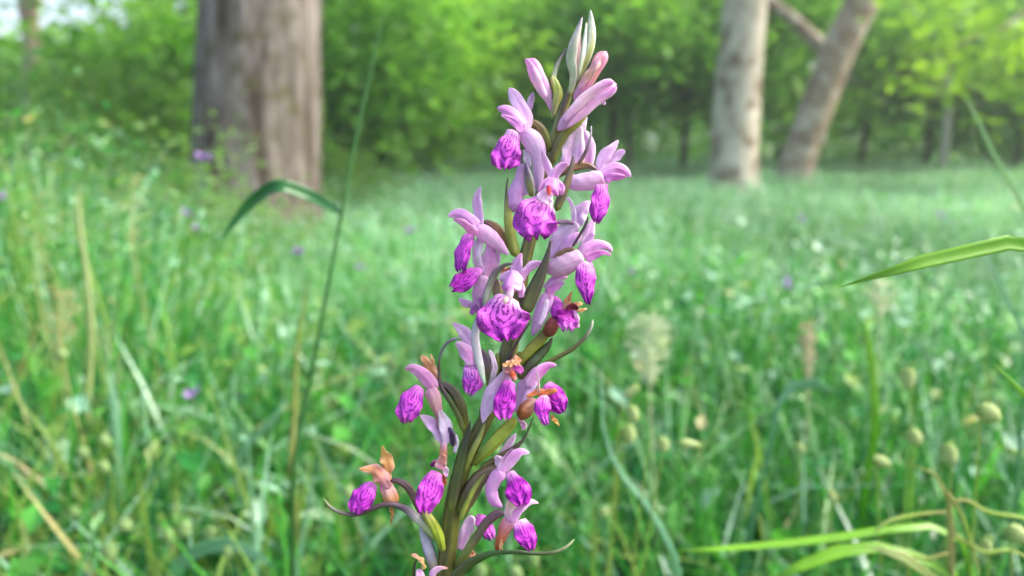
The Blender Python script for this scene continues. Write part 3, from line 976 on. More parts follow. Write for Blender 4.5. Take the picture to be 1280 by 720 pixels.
def quaking(px, py, depth, wpx, hpx, ang, label, group=None, rootdx=0.0, cols=None, stem_top=18):
    c = P(px, py, depth)
    root = Vector((c.x + rootdx, c.y + 0.03, -0.01))
    t = empty('quaking_grass', root, label, 'grass', group); t['kind'] = 'thing'
    L, R = hpx * depth / FPX, wpx * .5 * depth / FPX
    axis = _cx * math.sin(ang) - _cu * math.cos(ang)
    cols = cols or [(140, 168, 92), (180, 196, 138), (164, 184, 122)]
    obj('spikelet', spikelet_mesh('spikelet', c, axis, L, R, root, cols), M_SEED, t)
    a = c - axis * L * .48
    up = a + Vector((-0.004 if rootdx <= 0 else .004, 0, stem_top * depth / FPX)) - axis * L * .2
    side = Vector((rootdx * .3 + (a.x - c.x), .01, 0))
    pts = [a, up, (up + root) * .5 + Vector((rootdx * .2, 0, .06)), root]
    obj('stem', tube_mesh('stem', pts, [.0003, .0004, .0007, .0008], [(160, 176, 100), (120, 156, 70), (96, 140, 56)], root, 22, 6), M_GRASS, t)


QL = 'pale nodding quaking grass spikelet'
QG = 'nodding quaking grass spikelets'
quaking(1236, 517, 0.40, 22, 34, 1.05, 'fattest cream quaking grass spikelet, hanging beneath the short blade tip', QG, .02)
for (px, py, d, w, h, a, r) in (
        (1142, 547, .46, 18, 24, .5, .02), (1186, 568, .44, 18, 30, .2, .02), (1102, 577, .48, 13, 27, 1.2, .03), (1134, 473, .50, 17, 30, .0, .02),
        (1271, 668, .38, 20, 34, .9, .03), (862, 555, .45, 11, 28, 1.45, -.03), (828, 556, .47, 15, 22, .2, -.02), (791, 517, .50, 14, 22, .3, -.01),
        (789, 489, .50, 11, 26, -.9, -.02), (786, 543, .52, 16, 26, .2, -.01), (1232, 683, .42, 14, 22, .2, .02), (1130, 700, .44, 12, 18, .2, .02),
        (230, 661, .62, 15, 24, .1, -.02), (210, 669, .66, 13, 20, .3, -.02), (262, 667, .66, 15, 20, -.2, .01), (157, 657, .68, 15, 20, .9, -.02),
        (137, 690, .60, 16, 26, .1, -.02), (93, 640, .75, 13, 18, .9, -.02), (76, 442, .80, 14, 20, .9, -.02), (105, 566, .75, 12, 20, .8, .02),
        (131, 550, .75, 12, 18, .7, .02), (130, 583, .74, 11, 18, .8, .02), (285, 690, .62, 12, 18, .3, .01), (600, 714, .55, 14, 22, .1, .01),
        (666, 700, .56, 14, 22, .3, .01), (645, 716, .55, 14, 20, .8, .01), (1000, 560, .7, 9, 15, .5, .01), (1050, 330, .9, 8, 14, .3, .01),
        (545, 553, .62, 12, 16, .4, .01), (490, 457, .70, 11, 18, -.8, .01), (530, 450, .7, 10, 16, .2, .0), (435, 615, .62, 14, 18, .4, .01),
        (1040, 620, .6, 10, 18, .6, .01), (755, 640, .6, 10, 14, .3, .0)):
    quaking(px, py, d, w, h, a, QL + (' in the mid meadow' if 950 < px < 1080 and py < 640 else ' over the withered weed' if px > 950 else ' around the fluffy grey white panicle' if 740 < px < 950
            else ' close behind the orchid' if px > 400 else ' beside the blue green arching leaf' if px > 195 else ' among weeds by the pale dry stalk'), QG, r,
            None if px > 740 else [(110, 146, 84), (140, 168, 110), (126, 158, 96)])


def panicle(px, py, depth, wpx, hpx, label, col, n=150, stemcol=None):
    c = P(px, py, depth)
    root = Vector((c.x + .01, c.y + .03, -0.01))
    t = empty('grass_panicle', root, label, 'grass')
    u = depth / FPX
    top = c + _cu * hpx * .5 * u; bot = c - _cu * hpx * .5 * u
    obj('stem', tube_mesh('stem', [top, c, bot, (bot + root) * .5 + Vector((.01, 0, 0)), root], [.0004, .0006, .0009, .001, .001], [col, col, stemcol or (120, 156, 80)], root, 20, 6), M_GRASS, t)
    V, F = [], []
    for k in range(n):
        f = random.random()
        a = top.lerp(bot, f)
        r = wpx * .5 * u * math.sin(math.pi * (0.15 + 0.8 * f)) * random.uniform(.2, 1)
        g_ = random.random() * 6.28
        e = a + Vector((math.cos(g_) * r, math.sin(g_) * r, r * .4))
        dv = (e - a).normalized() * 0.005
        sd_ = dv.cross(Vector((0.3, 1, .2))).normalized() * 0.0009
        b0 = len(V)
        V += [e - dv, e + sd_, e + dv, e - sd_, a, a.lerp(e, .98), a + Vector((0, 0, .0004)), e + Vector((0, 0, .0004))]
        F += [(b0, b0 + 1, b0 + 2, b0 + 3), (b0 + 4, b0 + 5, b0 + 7, b0 + 6)]
    V = np.array([tuple(v) for v in V]) - np.array(root)
    cc = np.array(lin(col))[None] * rng.uniform(.8, 1.1, (len(V), 1))
    o = obj('seed_plume', np_mesh('seed_plume', V, np.array(F), cc), M_SEED, t)


panicle(812, 440, 0.75, 66, 84, 'fluffy grey white grass panicle beside the orchid', (196, 206, 180), 260)
panicle(1010, 440, 0.9, 26, 70, 'slim pinkish grass panicle in mid meadow', (196, 176, 160), 120)
panicle(1100, 372, 1.0, 46, 44, 'small cream grass panicle under the sharp bright blade', (204, 206, 184), 120)
panicle(75, 400, 0.8, 60, 80, 'tan loose grass panicle leaning on the pale dry stalk', (186, 176, 130), 120)
panicle(165, 262, 1.1, 40, 90, 'loose yellowish grass panicle in the tall weeds', (186, 190, 130), 110)
panicle(45, 300, 0.9, 60, 110, 'wispy pale green panicle near the dark narrow trunk', (166, 184, 120), 130)


def purple_flower(px, py, depth, wpx, hpx, label, group, col=(176, 142, 208)):
    c = P(px, py, depth)
    root = Vector((c.x + random.uniform(-.04, .04), c.y + .02, -0.01))
    t = empty('meadow_flower', root, label, 'flower', group)
    u = depth / FPX
    R = wpx * .5 * u
    b = c - Vector((0, 0, hpx * .45 * u))
    obj('stem', tube_mesh('stem', [b, (b * .5 + root * .5) + Vector((.012, 0, .03)), root], [.0007, .0009, .001], [(90, 136, 60)], root, 16, 6), M_GRASS, t)
    obj('calyx', tube_mesh('calyx', [b - Vector((0, 0, .002)), b + Vector((0, 0, .003)), b + Vector((0, 0, .006))], [.0012, .003, .0018], [(84, 124, 60)], root, 8, 8), M_GRASS, t)
    V, F = [], []
    for k in range(16):
        a = k / 16 * 6.283 + random.uniform(-.15, .15)
        up = random.uniform(.2, 1.0) * hpx * .8 * u
        d1 = Vector((math.cos(a), math.sin(a), 0))
        sdv = Vector((-math.sin(a), math.cos(a), 0)) * R * .28
        m = b + d1 * R * .6 + Vector((0, 0, up * .7)); e = b + d1 * R + Vector((0, 0, up))
        b0 = len(V)
        V += [b + Vector((0, 0, .003)), m - sdv, e, m + sdv]; F += [(b0, b0 + 1, b0 + 2, b0 + 3)]
    cc = np.array(lin(col))[None] * rng.uniform(.8, 1.1, (len(V), 1))
    obj('petal_ring', np_mesh('petal_ring', np.array([tuple(v) for v in V]) - np.array(root), np.array(F), cc, smooth=False), M_FLOWER, t)


PG = 'small purple meadow flowers'
for (px, py, d, w, h, lab) in (
        (255, 195, 1.0, 26, 18, 'tallest lilac meadow flower, before the thick trunk bark'),
        (234, 265, 1.5, 16, 15, 'bluish lilac flower just above a smaller pink one'),
        (246, 284, 1.5, 13, 11, 'pink lilac flower just below a bluish one'),
        (373, 313, 1.3, 18, 15, 'lilac flower at the foot of the thick trunk'),
        (449, 332, 1.5, 14, 14, 'pink lilac flower close behind the tall stalk'),
        (239, 489, 0.85, 22, 26, 'large violet flower low in the green grass'),
        (513, 285, 1.5, 18, 15, 'dull lilac flower standing between stalk and orchid'),
        (1, 243, 1.1, 12, 22, 'lilac flower before the dark narrow trunk'),
        (1176, 267, 2.2, 12, 11, 'tiny pale blue flower in the far meadow grass'),
        (985, 352, 1.5, 13, 24, 'grey lilac flower above the slim pinkish panicle'),
        (789, 338, 1.5, 11, 10, 'tiny lilac flower beside the orchid spike'),
        (1002, 272, 2.4, 11, 10, 'tiny pale lilac flower below the leaning trunk')):
    purple_flower(px, py, d, w, h, lab, PG)


# brownish stalk tangle below the spikelets
def tendril_plant():
    d = .40
    pts = px_pts(((1132, 578), (1158, 585), (1178, 603), (1190, 640), (1188, 680), (1190, 730)), d)
    root = Vector((pts[-1].x, pts[-1].y + .03, -0.01))
    t = empty('withered_weed', root, 'withered weed with curling pale side shoots below the spikelets', 'weed')
    u = d / FPX
    obj('stem', tube_mesh('stem', pts + [root], [u * 1.2, u * 1.6, u * 3, u * 3.4, u * 4, u * 4, u * 4], [(170, 176, 110), (172, 150, 110), (150, 120, 84), (120, 140, 70)], root, 30, 8, bump=.2), M_SEED, t)
    for sp in (((1186, 640), (1150, 643), (1110, 652), (1090, 668)), ((1186, 630), (1205, 625), (1235, 640), (1280, 648), (1310, 660)),
               ((1182, 612), (1200, 640), (1214, 680), (1225, 722)), ((1188, 665), (1230, 690), (1262, 688), (1290, 700)), ((1188, 690), (1160, 698), (1120, 690), (1095, 682))):
        q = px_pts(sp, d - .01)
        obj('side_shoot', tube_mesh('side_shoot', q, [u * 2.2] * (len(q) - 1) + [u * 1], [(160, 150, 100), (150, 180, 80), (176, 190, 120)], root, 18, 6), M_SEED, t)


tendril_plant()

# ------------------------------------------------------------------ the orchid
LIL, PNK, WHT = (226, 178, 232), (232, 150, 222), (240, 222, 244)
HOO, MAG, DMG = (222, 132, 218), (206, 74, 208), (178, 30, 178)
LPK, LIP, LDK = (230, 116, 224), (212, 78, 212), (192, 44, 194)
TAN, ORG, BRN = (222, 168, 120), (206, 112, 52), (134, 104, 74)
OLV, YGR, DGR, PUR, GRY, LGR = (112, 120, 46), (158, 172, 64), (64, 84, 34), (86, 62, 78), (168, 176, 168), (176, 190, 150)

STEM = [(737, 18, 0, 1), (727, 60, 0, 2.2), (714, 112, 0, 3.5), (703, 140, 0, 4.8), (691, 180, 0, 6), (684, 210, 0, 6.5), (672, 260, 0, 7),
        (661, 305, 0, 7.5), (653, 340, 0, 8), (647, 380, 0, 8.5), (638, 425, 0, 9), (628, 460, 0, 8.5), (611, 515, 0, 8.5), (593, 550, 0, 9),
        (576, 590, 0, 10), (565, 640, 0, 10.5), (558, 700, 0, 11), (553, 760, 0, 11.5)]


def wp(x, y, z=0.0):
    return P(x, y, D0 - z * 0.001)


low = wp(553, 760)
ROOT = Vector((low.x - 0.012, low.y + 0.02, -0.01))
ORCHID = empty('orchid', ROOT, 'tall pink purple wild orchid spike in sharp focus', 'flower')
PX = D0 / FPX
spts = [wp(x, y, z) for x, y, z, r in STEM] + [low.lerp(ROOT, .3), low.lerp(ROOT, .65), ROOT]
srad = [r * PX for x, y, z, r in STEM] + [12.5 * PX, 13 * PX, 14 * PX]
stem = obj('stem', tube_mesh('stem', spts, srad, [(150, 150, 70), (104, 104, 46), (88, 92, 38), (104, 112, 44), (110, 122, 50), (100, 118, 52), (96, 116, 52), (96, 116, 52), (96, 116, 52), (96, 116, 52)],
                                 ROOT, 140, 28, .02, .01, 1.0, 0.13, 6, 0.02, twist=9.0), M_GREEN, ORCHID)
for k, (a, ln) in enumerate(((0.6, .20), (2.6, .22), (4.6, .18))):      # foliage leaves low on the stem
    b = Vector(low.lerp(ROOT, .75))
    dirv = Vector((math.cos(a), math.sin(a), 0))
    pts = [b, b + dirv * ln * .3 + Vector((0, 0, ln * .45)), b + dirv * ln * .75 + Vector((0, 0, ln * .55)), b + dirv * ln + Vector((0, 0, ln * .35))]
    obj('leaf', ribbon_mesh('leaf', pts, [.005, .011, .009, .001], [(90, 130, 56), (84, 128, 54)], ROOT, 18, 7, 0, -.3, .03), M_GREEN, ORCHID)

_cur = {'p': ORCHID, 'o': ROOT}


def flower(x, y, z=3, name='flower', label=None):
    q = wp(x, y, z)
    e = empty(name, q - ROOT, label, parent=ORCHID)
    _cur['p'], _cur['o'], _cur['z'] = e, q, z


def on_stem():
    _cur['p'], _cur['o'] = ORCHID, ROOT


def _pts(sp, z):
    n = len(sp)
    zz = [z] * n if not isinstance(z, (tuple, list)) else list(np.interp(np.linspace(0, 1, n), np.linspace(0, 1, len(z)), z))
    return [wp(s[0], s[1], q) for s, q in zip(sp, zz)], [s[2] * PX for s in sp]


def rib(name, sp, z, cols, mat=None, **k):
    if mat is None:
        cols = [tuple(c + (250 - c) * .3 for c in q) if q[2] > 150 else q for q in cols]
        q = cols[len(cols) // 2]
        if q[2] < 150 and q[0] > 170:      # withered, papery
            k['wav'] = .55; k['ragged'] = .2; k['curl'] = random.choice((-1, 1)) * .9; k['wfreq'] = 17
            cols = [tuple(c * .9 + 22 for c in w) for w in cols]
        k.setdefault('edge', tuple(c + (252 - c) * .35 for c in q))
    pts, hw = _pts(sp, z)
    k.setdefault('roll', random.uniform(-.35, .35))
    if mat is None: k.setdefault('twist', random.choice((-1, 1)) * random.uniform(.2, .7)); k.setdefault('curl', random.choice((-1, 1)) * random.uniform(.1, .6)); k.setdefault('wfreq', random.uniform(8, 16))
    return obj(name, ribbon_mesh(name, pts, hw, cols, _cur['o'], **k), mat or M_PETAL, _cur['p'])


def tub(name, sp, z, cols, mat=None, **k):
    if mat is None:
        cols = [tuple(c + (250 - c) * .26 for c in q) if q[2] > 150 else q for q in cols]
    pts, hw = _pts(sp, z)
    k.setdefault('nrow', 18)
    k.setdefault('bump', 0.03)
    return obj(name, tube_mesh(name, pts, hw, cols, _cur['o'], **k), mat or M_PETAL, _cur['p'])


def sepal(sp, z, cols, **k):
    k.setdefault('cup', .16); k.setdefault('wav', .16); k.setdefault('crease', .14); k.setdefault('ragged', .06); k.setdefault('e0', .03); k.setdefault('nrow', 22); k.setdefault('ncol', 11)
    return rib('sepal', sp, z, cols, **k)


def hood(sp, z, cols, **k):
    k.setdefault('cup', .36); k.setdefault('wav', .14); k.setdefault('crease', -.1); k.setdefault('ragged', .06); k.setdefault('e0', .03); k.setdefault('nrow', 22); k.setdefault('ncol', 11)
    return rib('hood', sp, z, cols, **k)


def petal(sp, z, cols, **k):
    k.setdefault('cup', .2); k.setdefault('wav', .2); k.setdefault('crease', .12); k.setdefault('ragged', .08); k.setdefault('e0', .04); k.setdefault('nrow', 22); k.setdefault('ncol', 11)
    return rib('petal', sp, z, cols, **k)


def lip(sp, z, cols=None, **k):
    z0 = z[0] if isinstance(z, (tuple, list)) else z
    z = (z0, z0 + 2.2, z0 + 3.4)
    sp = list(sp)
    sp[-1] = (sp[-1][0], sp[-1][1], min(sp[-1][2] * 1.7, sp[-2][2] * 1.02))
    k.setdefault('emin', .45)
    k['cup'] = k.get('cup', .38) * .5; k.setdefault('wav', .2); k.setdefault('lobes', .06); k.setdefault('ragged', .025); k.setdefault('twist', 0.0); k.setdefault('wfreq', 15.0); k.setdefault('e0', .02); k.setdefault('e1', .26)
    k.setdefault('nrow', 30); k.setdefault('ncol', 29); k.setdefault('roll', 0.0)
    return rib('lip', sp, z, cols or [(246, 214, 240), LPK, LIP, LIP], M_LIP, **k)


def spur(sp, z, cols, **k):
    k.setdefault('e1', .18); k.setdefault('flat', .75); k.setdefault('bump', .06); k.setdefault('ribs', .035); k.setdefault('nrib', 4); k.setdefault('nseg', 20); k.setdefault('nrow', 26)
    return tub('spur', sp, z, cols, **k)


def ovary(sp, z, cols, **k):
    k.setdefault('ribs', .14); k.setdefault('nrib', 5); k.setdefault('nseg', 20); k.setdefault('nrow', 26); k.setdefault('twist', 5.0)
    return tub('ovary', sp, z, cols, M_GREEN, **k)


def bract(sp, z, cols, **k):
    k.setdefault('cup', .45); k.setdefault('e0', .02); k.setdefault('wav', .04); k.setdefault('nrow', 22); k.setdefault('ncol', 7)
    p, o = _cur['p'], _cur['o']
    on_stem()
    r = rib('bract', sp, z, cols, M_GREEN, **k)
    _cur['p'], _cur['o'] = p, o
    return r


# --- top buds
flower(716, 105, 1, 'bud')
tub('bud_petals', [(723, 37, 3), (721, 52, 5.2), (719, 72, 6), (716, 95, 4), (714, 112, 3)], 1, [(214, 150, 186), (216, 180, 170), (196, 190, 150)])
bract([(738, 12, .8), (739, 26, 3.6), (740, 44, 5.2), (738, 60, 5.2), (731, 80, 4.5), (720, 104, 2.5)], 2, [(196, 206, 190), (186, 196, 176), (150, 164, 90), (138, 152, 70), LGR], edge=(222, 228, 214), roll=.5)
bract([(728, 21, .8), (722, 40, 4), (716, 60, 6.5), (714, 76, 6.5), (717, 95, 4.5), (712, 118, 2.5)], 2.5, [(150, 140, 160), (196, 186, 176), LGR, LGR, (160, 170, 110)], edge=(206, 204, 196), roll=-.3)
bract([(733, 28, .8), (731, 50, 2.8), (728, 72, 3.8), (723, 96, 2.2)], 4.4, [(210, 216, 206), (206, 214, 204), (176, 190, 140)], roll=.7)
flower(724, 116, 1.5, 'bud')
tub('bud_petals', [(758, 64, 4.5), (752, 74, 8.5), (744, 88, 7.6), (735, 102, 8), (726, 114, 6.5), (717, 125, 3)], (3, 2), [(224, 130, 176), (226, 156, 186), (216, 166, 150), (226, 160, 206), (220, 166, 214)], ribs=.1, nrib=3, nseg=20, nrow=24)
sepal([(756, 62, 2), (747, 76, 5), (738, 90, 5), (724, 112, 3)], 5.2, [(216, 120, 164), (224, 150, 176), (206, 170, 140), (226, 160, 206)], cup=.5, curl=0.0, twist=0.0, roll=-.3, crease=0)
flower(705, 155, 4, 'bud')
tub('bud_petals', [(771, 105, 4.5), (763, 108, 8.6), (748, 117, 10.2), (731, 131, 10.4), (715, 146, 9.4), (705, 156, 7), (697, 164, 2.5)], (6, 4), [(214, 120, 210), (228, 166, 222), (232, 186, 208), (230, 184, 226), (226, 178, 226)], ribs=.1, nrib=3, nseg=20, nrow=24)
petal([(757, 131, 1), (752, 127, 4), (742, 124, 5)], 5.5, [WHT, LIL])
sepal([(768, 102, 3), (756, 105, 5), (738, 116, 6), (720, 133, 6), (704, 152, 3)], 8.4, [(216, 120, 206), (230, 170, 222), (236, 196, 214), (232, 190, 228), (224, 170, 222)], cup=.5, curl=0.0, twist=0.0, roll=.3, crease=0)
sepal([(771, 108, 2), (763, 116, 4.5), (750, 124, 5), (730, 141, 5), (708, 160, 2)], 7.6, [(200, 96, 196), (228, 150, 214), (232, 180, 206), (226, 170, 222)], cup=.4, curl=0.0, twist=0.0, roll=-.3, crease=0)
ovary([(736, 139, 2.5), (722, 152, 5.5), (706, 166, 6.2), (697, 182, 5.4), (690, 205, 4)], (3.5, 2), [YGR, (146, 150, 50), OLV, OLV])
bract([(752, 116, .6), (735, 134, 1.5), (714, 150, 2), (702, 168, 3)], 2, [PUR, PUR, OLV])
flower(688, 130, 2, 'bud')
tub('bud_petals', [(659, 74, 3.5), (666, 80, 8.2), (673, 96, 9.6), (681, 112, 8.6), (687, 126, 5), (691, 141, 2)], 2, [(222, 140, 214), (230, 166, 220), (230, 176, 210), (226, 180, 222), LIL], ribs=.1, nrib=3, nseg=20, nrow=24)
sepal([(657, 73, 2), (664, 84, 5), (672, 102, 5.5), (683, 122, 3)], 4.6, [(220, 136, 214), (232, 170, 226), (234, 180, 214), LIL], cup=.5, curl=0.0, twist=0.0, roll=-.3, crease=0)
ovary([(690, 94, 2), (694, 105, 5.2), (697, 118, 6), (694, 130, 4.2), (691, 146, 2.5)], 3, [(196, 200, 130), YGR, (176, 180, 96), (170, 160, 120)])
bract([(708, 60, .7), (701, 72, 1.8), (695, 86, 3), (692, 100, 3.6)], 2.6, [(90, 84, 90), (140, 142, 136), LGR], roll=.5)
bract([(709, 116, .7), (706, 128, 2.2), (702, 142, 3), (696, 165, 3.6)], 2.4, [PUR, (96, 84, 60), OLV])

# --- flower facing the thick trunk, near the tip
flower(655, 160, 4)
sepal([(637, 111, 2.5), (644, 122, 8), (653, 138, 9.4), (659, 152, 7.5), (658, 163, 4)], (3, 4.5), [(224, 176, 234), LIL, LIL])
sepal([(667, 115, .8), (664, 124, 4.2), (660, 140, 4)], 1, [(214, 166, 226), LIL])
hood([(621, 135, 2), (631, 137, 6), (643, 146, 9), (654, 160, 8)], (5, 5), [(222, 130, 216), HOO, (232, 170, 226)])
petal([(626, 143, 1), (638, 149, 4), (648, 158, 5), (652, 166, 3)], 7, [(214, 100, 206), (222, 130, 218)])
spur([(650, 162, 6.5), (662, 172, 11.5), (670, 184, 11.5), (673, 200, 8), (673, 220, 6.5), (672, 240, 4)], (5, 4, 1), [(230, 176, 228), (222, 186, 230), (220, 184, 232), (216, 178, 230)])
lip([(641, 162, 6), (639, 172, 10), (635, 186, 16), (632, 200, 18.5), (631, 211, 15)], (5, 7, 6))
ovary([(658, 155, 2.5), (666, 154, 4.6), (675, 160, 5.2), (682, 172, 4.6), (687, 190, 3.5)], (3, 1), [BRN, (122, 108, 66), OLV, OLV])
petal([(657, 186, 4), (659, 197, 5), (660, 209, 4)], 3.5, [WHT, WHT, LIL])
bract([(657, 203, 1.2), (659, 216, 4.5), (662, 230, 6), (665, 246, 3.5)], 4.5, [(120, 96, 150), (96, 76, 100), OLV, OLV], edge=(176, 168, 176))

# --- one seen from behind
flower(648, 240, 1)
spur([(652, 204, 4), (650, 222, 6.5), (645, 240, 9.6), (641, 256, 11), (640, 266, 8)], 1.5, [LIL, (222, 172, 230), (218, 160, 226), (204, 136, 220)])
sepal([(662, 208, 2), (660, 226, 4), (655, 244, 4)], 2.2, [LIL, LIL])
bract([(635, 220, .8), (633, 238, 1.4), (634, 256, 3.6), (636, 276, 6), (639, 298, 6.8), (646, 322, 6)], (3, 2), [(74, 72, 70), (100, 96, 70), (160, 166, 80), (124, 136, 46), (110, 122, 40)], roll=.2)

# --- the front flower of the upper tier
flower(688, 235, 7)
sepal([(678, 188, 1.2), (682, 202, 4.4), (688, 218, 5.4), (687, 236, 4)], 6, [(220, 160, 222), LIL, PNK], roll=-.3)
sepal([(709, 203, 1.5), (701, 209, 5.6), (692, 221, 7), (688, 234, 5)], 6.5, [(230, 170, 228), (224, 160, 228), PNK], roll=.3)
hood([(690, 221, 5), (691, 228, 9), (690, 236, 11), (688, 243, 10)], (8, 10), [(226, 150, 224), HOO, (214, 116, 212)], cup=.75)
petal([(673, 240, 1), (680, 230, 4), (690, 224, 4)], 9.4, [(210, 120, 206), HOO])
petal([(702, 244, 2.5), (701, 234, 4.5), (694, 225, 4)], 9.4, [(222, 140, 220), HOO])
tub('column', [(686, 231, 2), (686, 237, 2.8), (687, 244, 2)], 13.5, [(206, 60, 110), (214, 80, 90), (232, 140, 140)])
petal([(687, 239, 6), (682, 246, 9), (678, 254, 11)], 11.8, [(240, 200, 238), (240, 208, 240)])
lip([(685, 244, 8), (679, 254, 14), (673, 265, 23), (670, 277, 28), (671, 289, 25), (672, 298, 15)], (9.5, 12.5, 12, 10))
bract([(717, 193, .7), (715, 206, 3), (710, 225, 5), (703, 243, 6), (695, 264, 4.5)], 8, [(74, 64, 64), (96, 84, 62), (104, 92, 56), (84, 66, 56), OLV], roll=.5)

# --- pale half-open flower behind
flower(720, 190, -1)
petal([(722, 160, 2), (716, 174, 8), (709, 192, 10.5), (706, 210, 7)], -1, [WHT, (224, 196, 236), (226, 180, 232)], cup=.35)
petal([(729, 163, 3), (733, 176, 9), (736, 192, 9.6), (732, 208, 7)], -2, [(230, 196, 236), (230, 182, 232), PNK], cup=.35)
petal([(726, 158, 2), (724, 178, 7), (722, 198, 8), (720, 214, 6)], 1, [(244, 232, 246), (232, 206, 240), LIL], cup=.5)
petal([(732, 146, 2), (730, 156, 3.6), (727, 168, 3)], -2, [WHT, WHT])
bract([(739, 157, .8), (738, 172, 1.5), (732, 190, 2.2), (723, 206, 2.4)], 3, [(176, 176, 186), (128, 110, 130), PUR, BRN], roll=.3)

# --- flower facing the mottled trunks
flower(752, 220, 3)
sepal([(773, 174, .8), (766, 184, 5), (757, 193, 7.5), (751, 206, 6.5), (751, 218, 4)], 2, [LIL, (228, 180, 234), LIL])
sepal([(781, 189, 2.5), (774, 193, 5.5), (764, 201, 5), (755, 214, 4)], 1, [(230, 176, 228), LIL])
hood([(789, 221, 1.5), (780, 213, 5.5), (769, 210, 7.5), (758, 216, 9), (751, 224, 8)], 4, [(230, 160, 224), HOO, (228, 160, 224), (230, 180, 226)])
petal([(783, 222, 1), (774, 221, 4), (763, 222, 5.5), (756, 226, 5)], 6.4, [(206, 92, 200), (200, 80, 196), (220, 130, 214)])
spur([(756, 221, 8), (744, 225, 11), (730, 227, 10.5), (716, 228, 9), (706, 227, 5)], (4, 3), [(232, 184, 226), (230, 188, 224), (228, 182, 228), (222, 176, 228)])
ovary([(746, 212, 1.8), (735, 207, 3.8), (722, 208, 4.6), (706, 214, 4), (692, 222, 3.5)], (3, 1), [PUR, BRN, (160, 124, 84), BRN, OLV])
lip([(753, 228, 6), (752, 240, 10), (750, 254, 12), (747, 266, 10.5), (746, 277, 5)], (4, 5, 4), [PNK, LIP, LIP, LDK], roll=.35, cup=.32)

# --- pale crumpled flower below it
flower(720, 285, 0)
petal([(708, 246, 2.2), (714, 254, 2.8), (717, 266, 3), (717, 280, 3)], 1, [WHT, WHT, LIL], cup=.2)
petal([(738, 251, 1), (731, 258, 7), (724, 269, 11), (720, 283, 9)], -.5, [LIL, (220, 184, 236), (222, 186, 236)], cup=.4)
petal([(724, 281, 5), (712, 287, 10), (701, 297, 12), (692, 310, 9), (686, 324, 3)], 1, [(244, 230, 246), (228, 200, 240), (222, 182, 234), LIL], cup=.32)
petal([(742, 274, 3), (738, 286, 6), (733, 300, 7.5), (726, 316, 6)], 1.5, [(228, 170, 230), (232, 182, 232), (234, 190, 230)], cup=.4)
petal([(727, 292, 3), (718, 298, 7), (708, 308, 7), (700, 318, 4)], 2.5, [(226, 170, 230), (214, 150, 226), LIL], cup=.5)
tub('spur', [(718, 280, 2), (708, 277, 3), (697, 278, 3.2)], 1.5, [(150, 110, 140), (186, 160, 190)])
bract([(735, 270, .8), (732, 281, 1.6), (724, 295, 1.8), (715, 309, 1.5)], 5, [(80, 50, 62), (96, 56, 80), PUR])

# --- lower flower facing the mottled trunks
flower(726, 322, 4)
hood([(767, 314, 1.5), (759, 308, 4.8), (747, 306, 6.2), (735, 312, 8.5), (726, 320, 8)], 4.5, [(234, 170, 226), HOO, (226, 140, 220), (234, 184, 226)])
petal([(764, 319, 1), (753, 316, 3.6), (742, 319, 5.4), (732, 324, 6)], 7, [(196, 80, 180), (204, 84, 196), (226, 140, 214)])
sepal([(741, 291, 2), (736, 301, 5.5), (730, 312, 6), (726, 321, 5)], 3.4, [LIL, (234, 186, 230), LIL])
spur([(729, 319, 8), (717, 325, 12), (704, 331, 13), (692, 336, 11), (683, 341, 6)], (5, 3), [(236, 194, 226), (230, 186, 220), (226, 178, 220), (222, 172, 222)])
ovary([(720, 312, 2.2), (709, 314, 3.8), (699, 319, 4.2), (690, 330, 3.5), (672, 345, 3.2)], (5, 4, 1), [(96, 72, 60), BRN, (146, 112, 84), OLV])
lip([(731, 327, 7), (732, 338, 12), (732, 352, 12.5), (734, 366, 8.5), (735, 379, 3)], (5, 7, 5), [(240, 190, 236), LIP, LIP, LDK], cup=.5, roll=.15)

# --- flower facing the thick trunk, mid height
flower(600, 285, 3)
sepal([(601, 233, .8), (597, 245, 5), (597, 260, 6.4), (600, 276, 4.6), (601, 287, 4)], 3, [LIL, (222, 158, 222), LIL, LIL])
hood([(560, 270, 2), (571, 267, 6), (584, 273, 8.5), (597, 285, 8.5)], 4, [(228, 150, 222), HOO, (226, 150, 222), (232, 178, 228)])
petal([(566, 274, 1), (577, 278, 4), (588, 286, 6), (597, 292, 5)], 6.6, [(208, 110, 200), (222, 120, 190), (230, 160, 220)])
spur([(593, 288, 6), (603, 290, 9.8), (614, 298, 9.6), (625, 308, 6.5), (636, 319, 2)], (5, 3), [(234, 184, 228), (232, 184, 228), (226, 174, 226), LIL])
ovary([(602, 277, 2), (612, 279, 4), (622, 286, 5.2), (631, 297, 5), (645, 318, 4)], (2.5, 0), [PUR, BRN, (150, 124, 76), (130, 120, 66), OLV])
lip([(589, 291, 5), (584, 301, 8.5), (579, 314, 10.5), (577, 328, 10.5), (576, 340, 7)], (4, 5.5, 4), [PNK, LIP, LIP, LDK], roll=-.45, cup=.5)

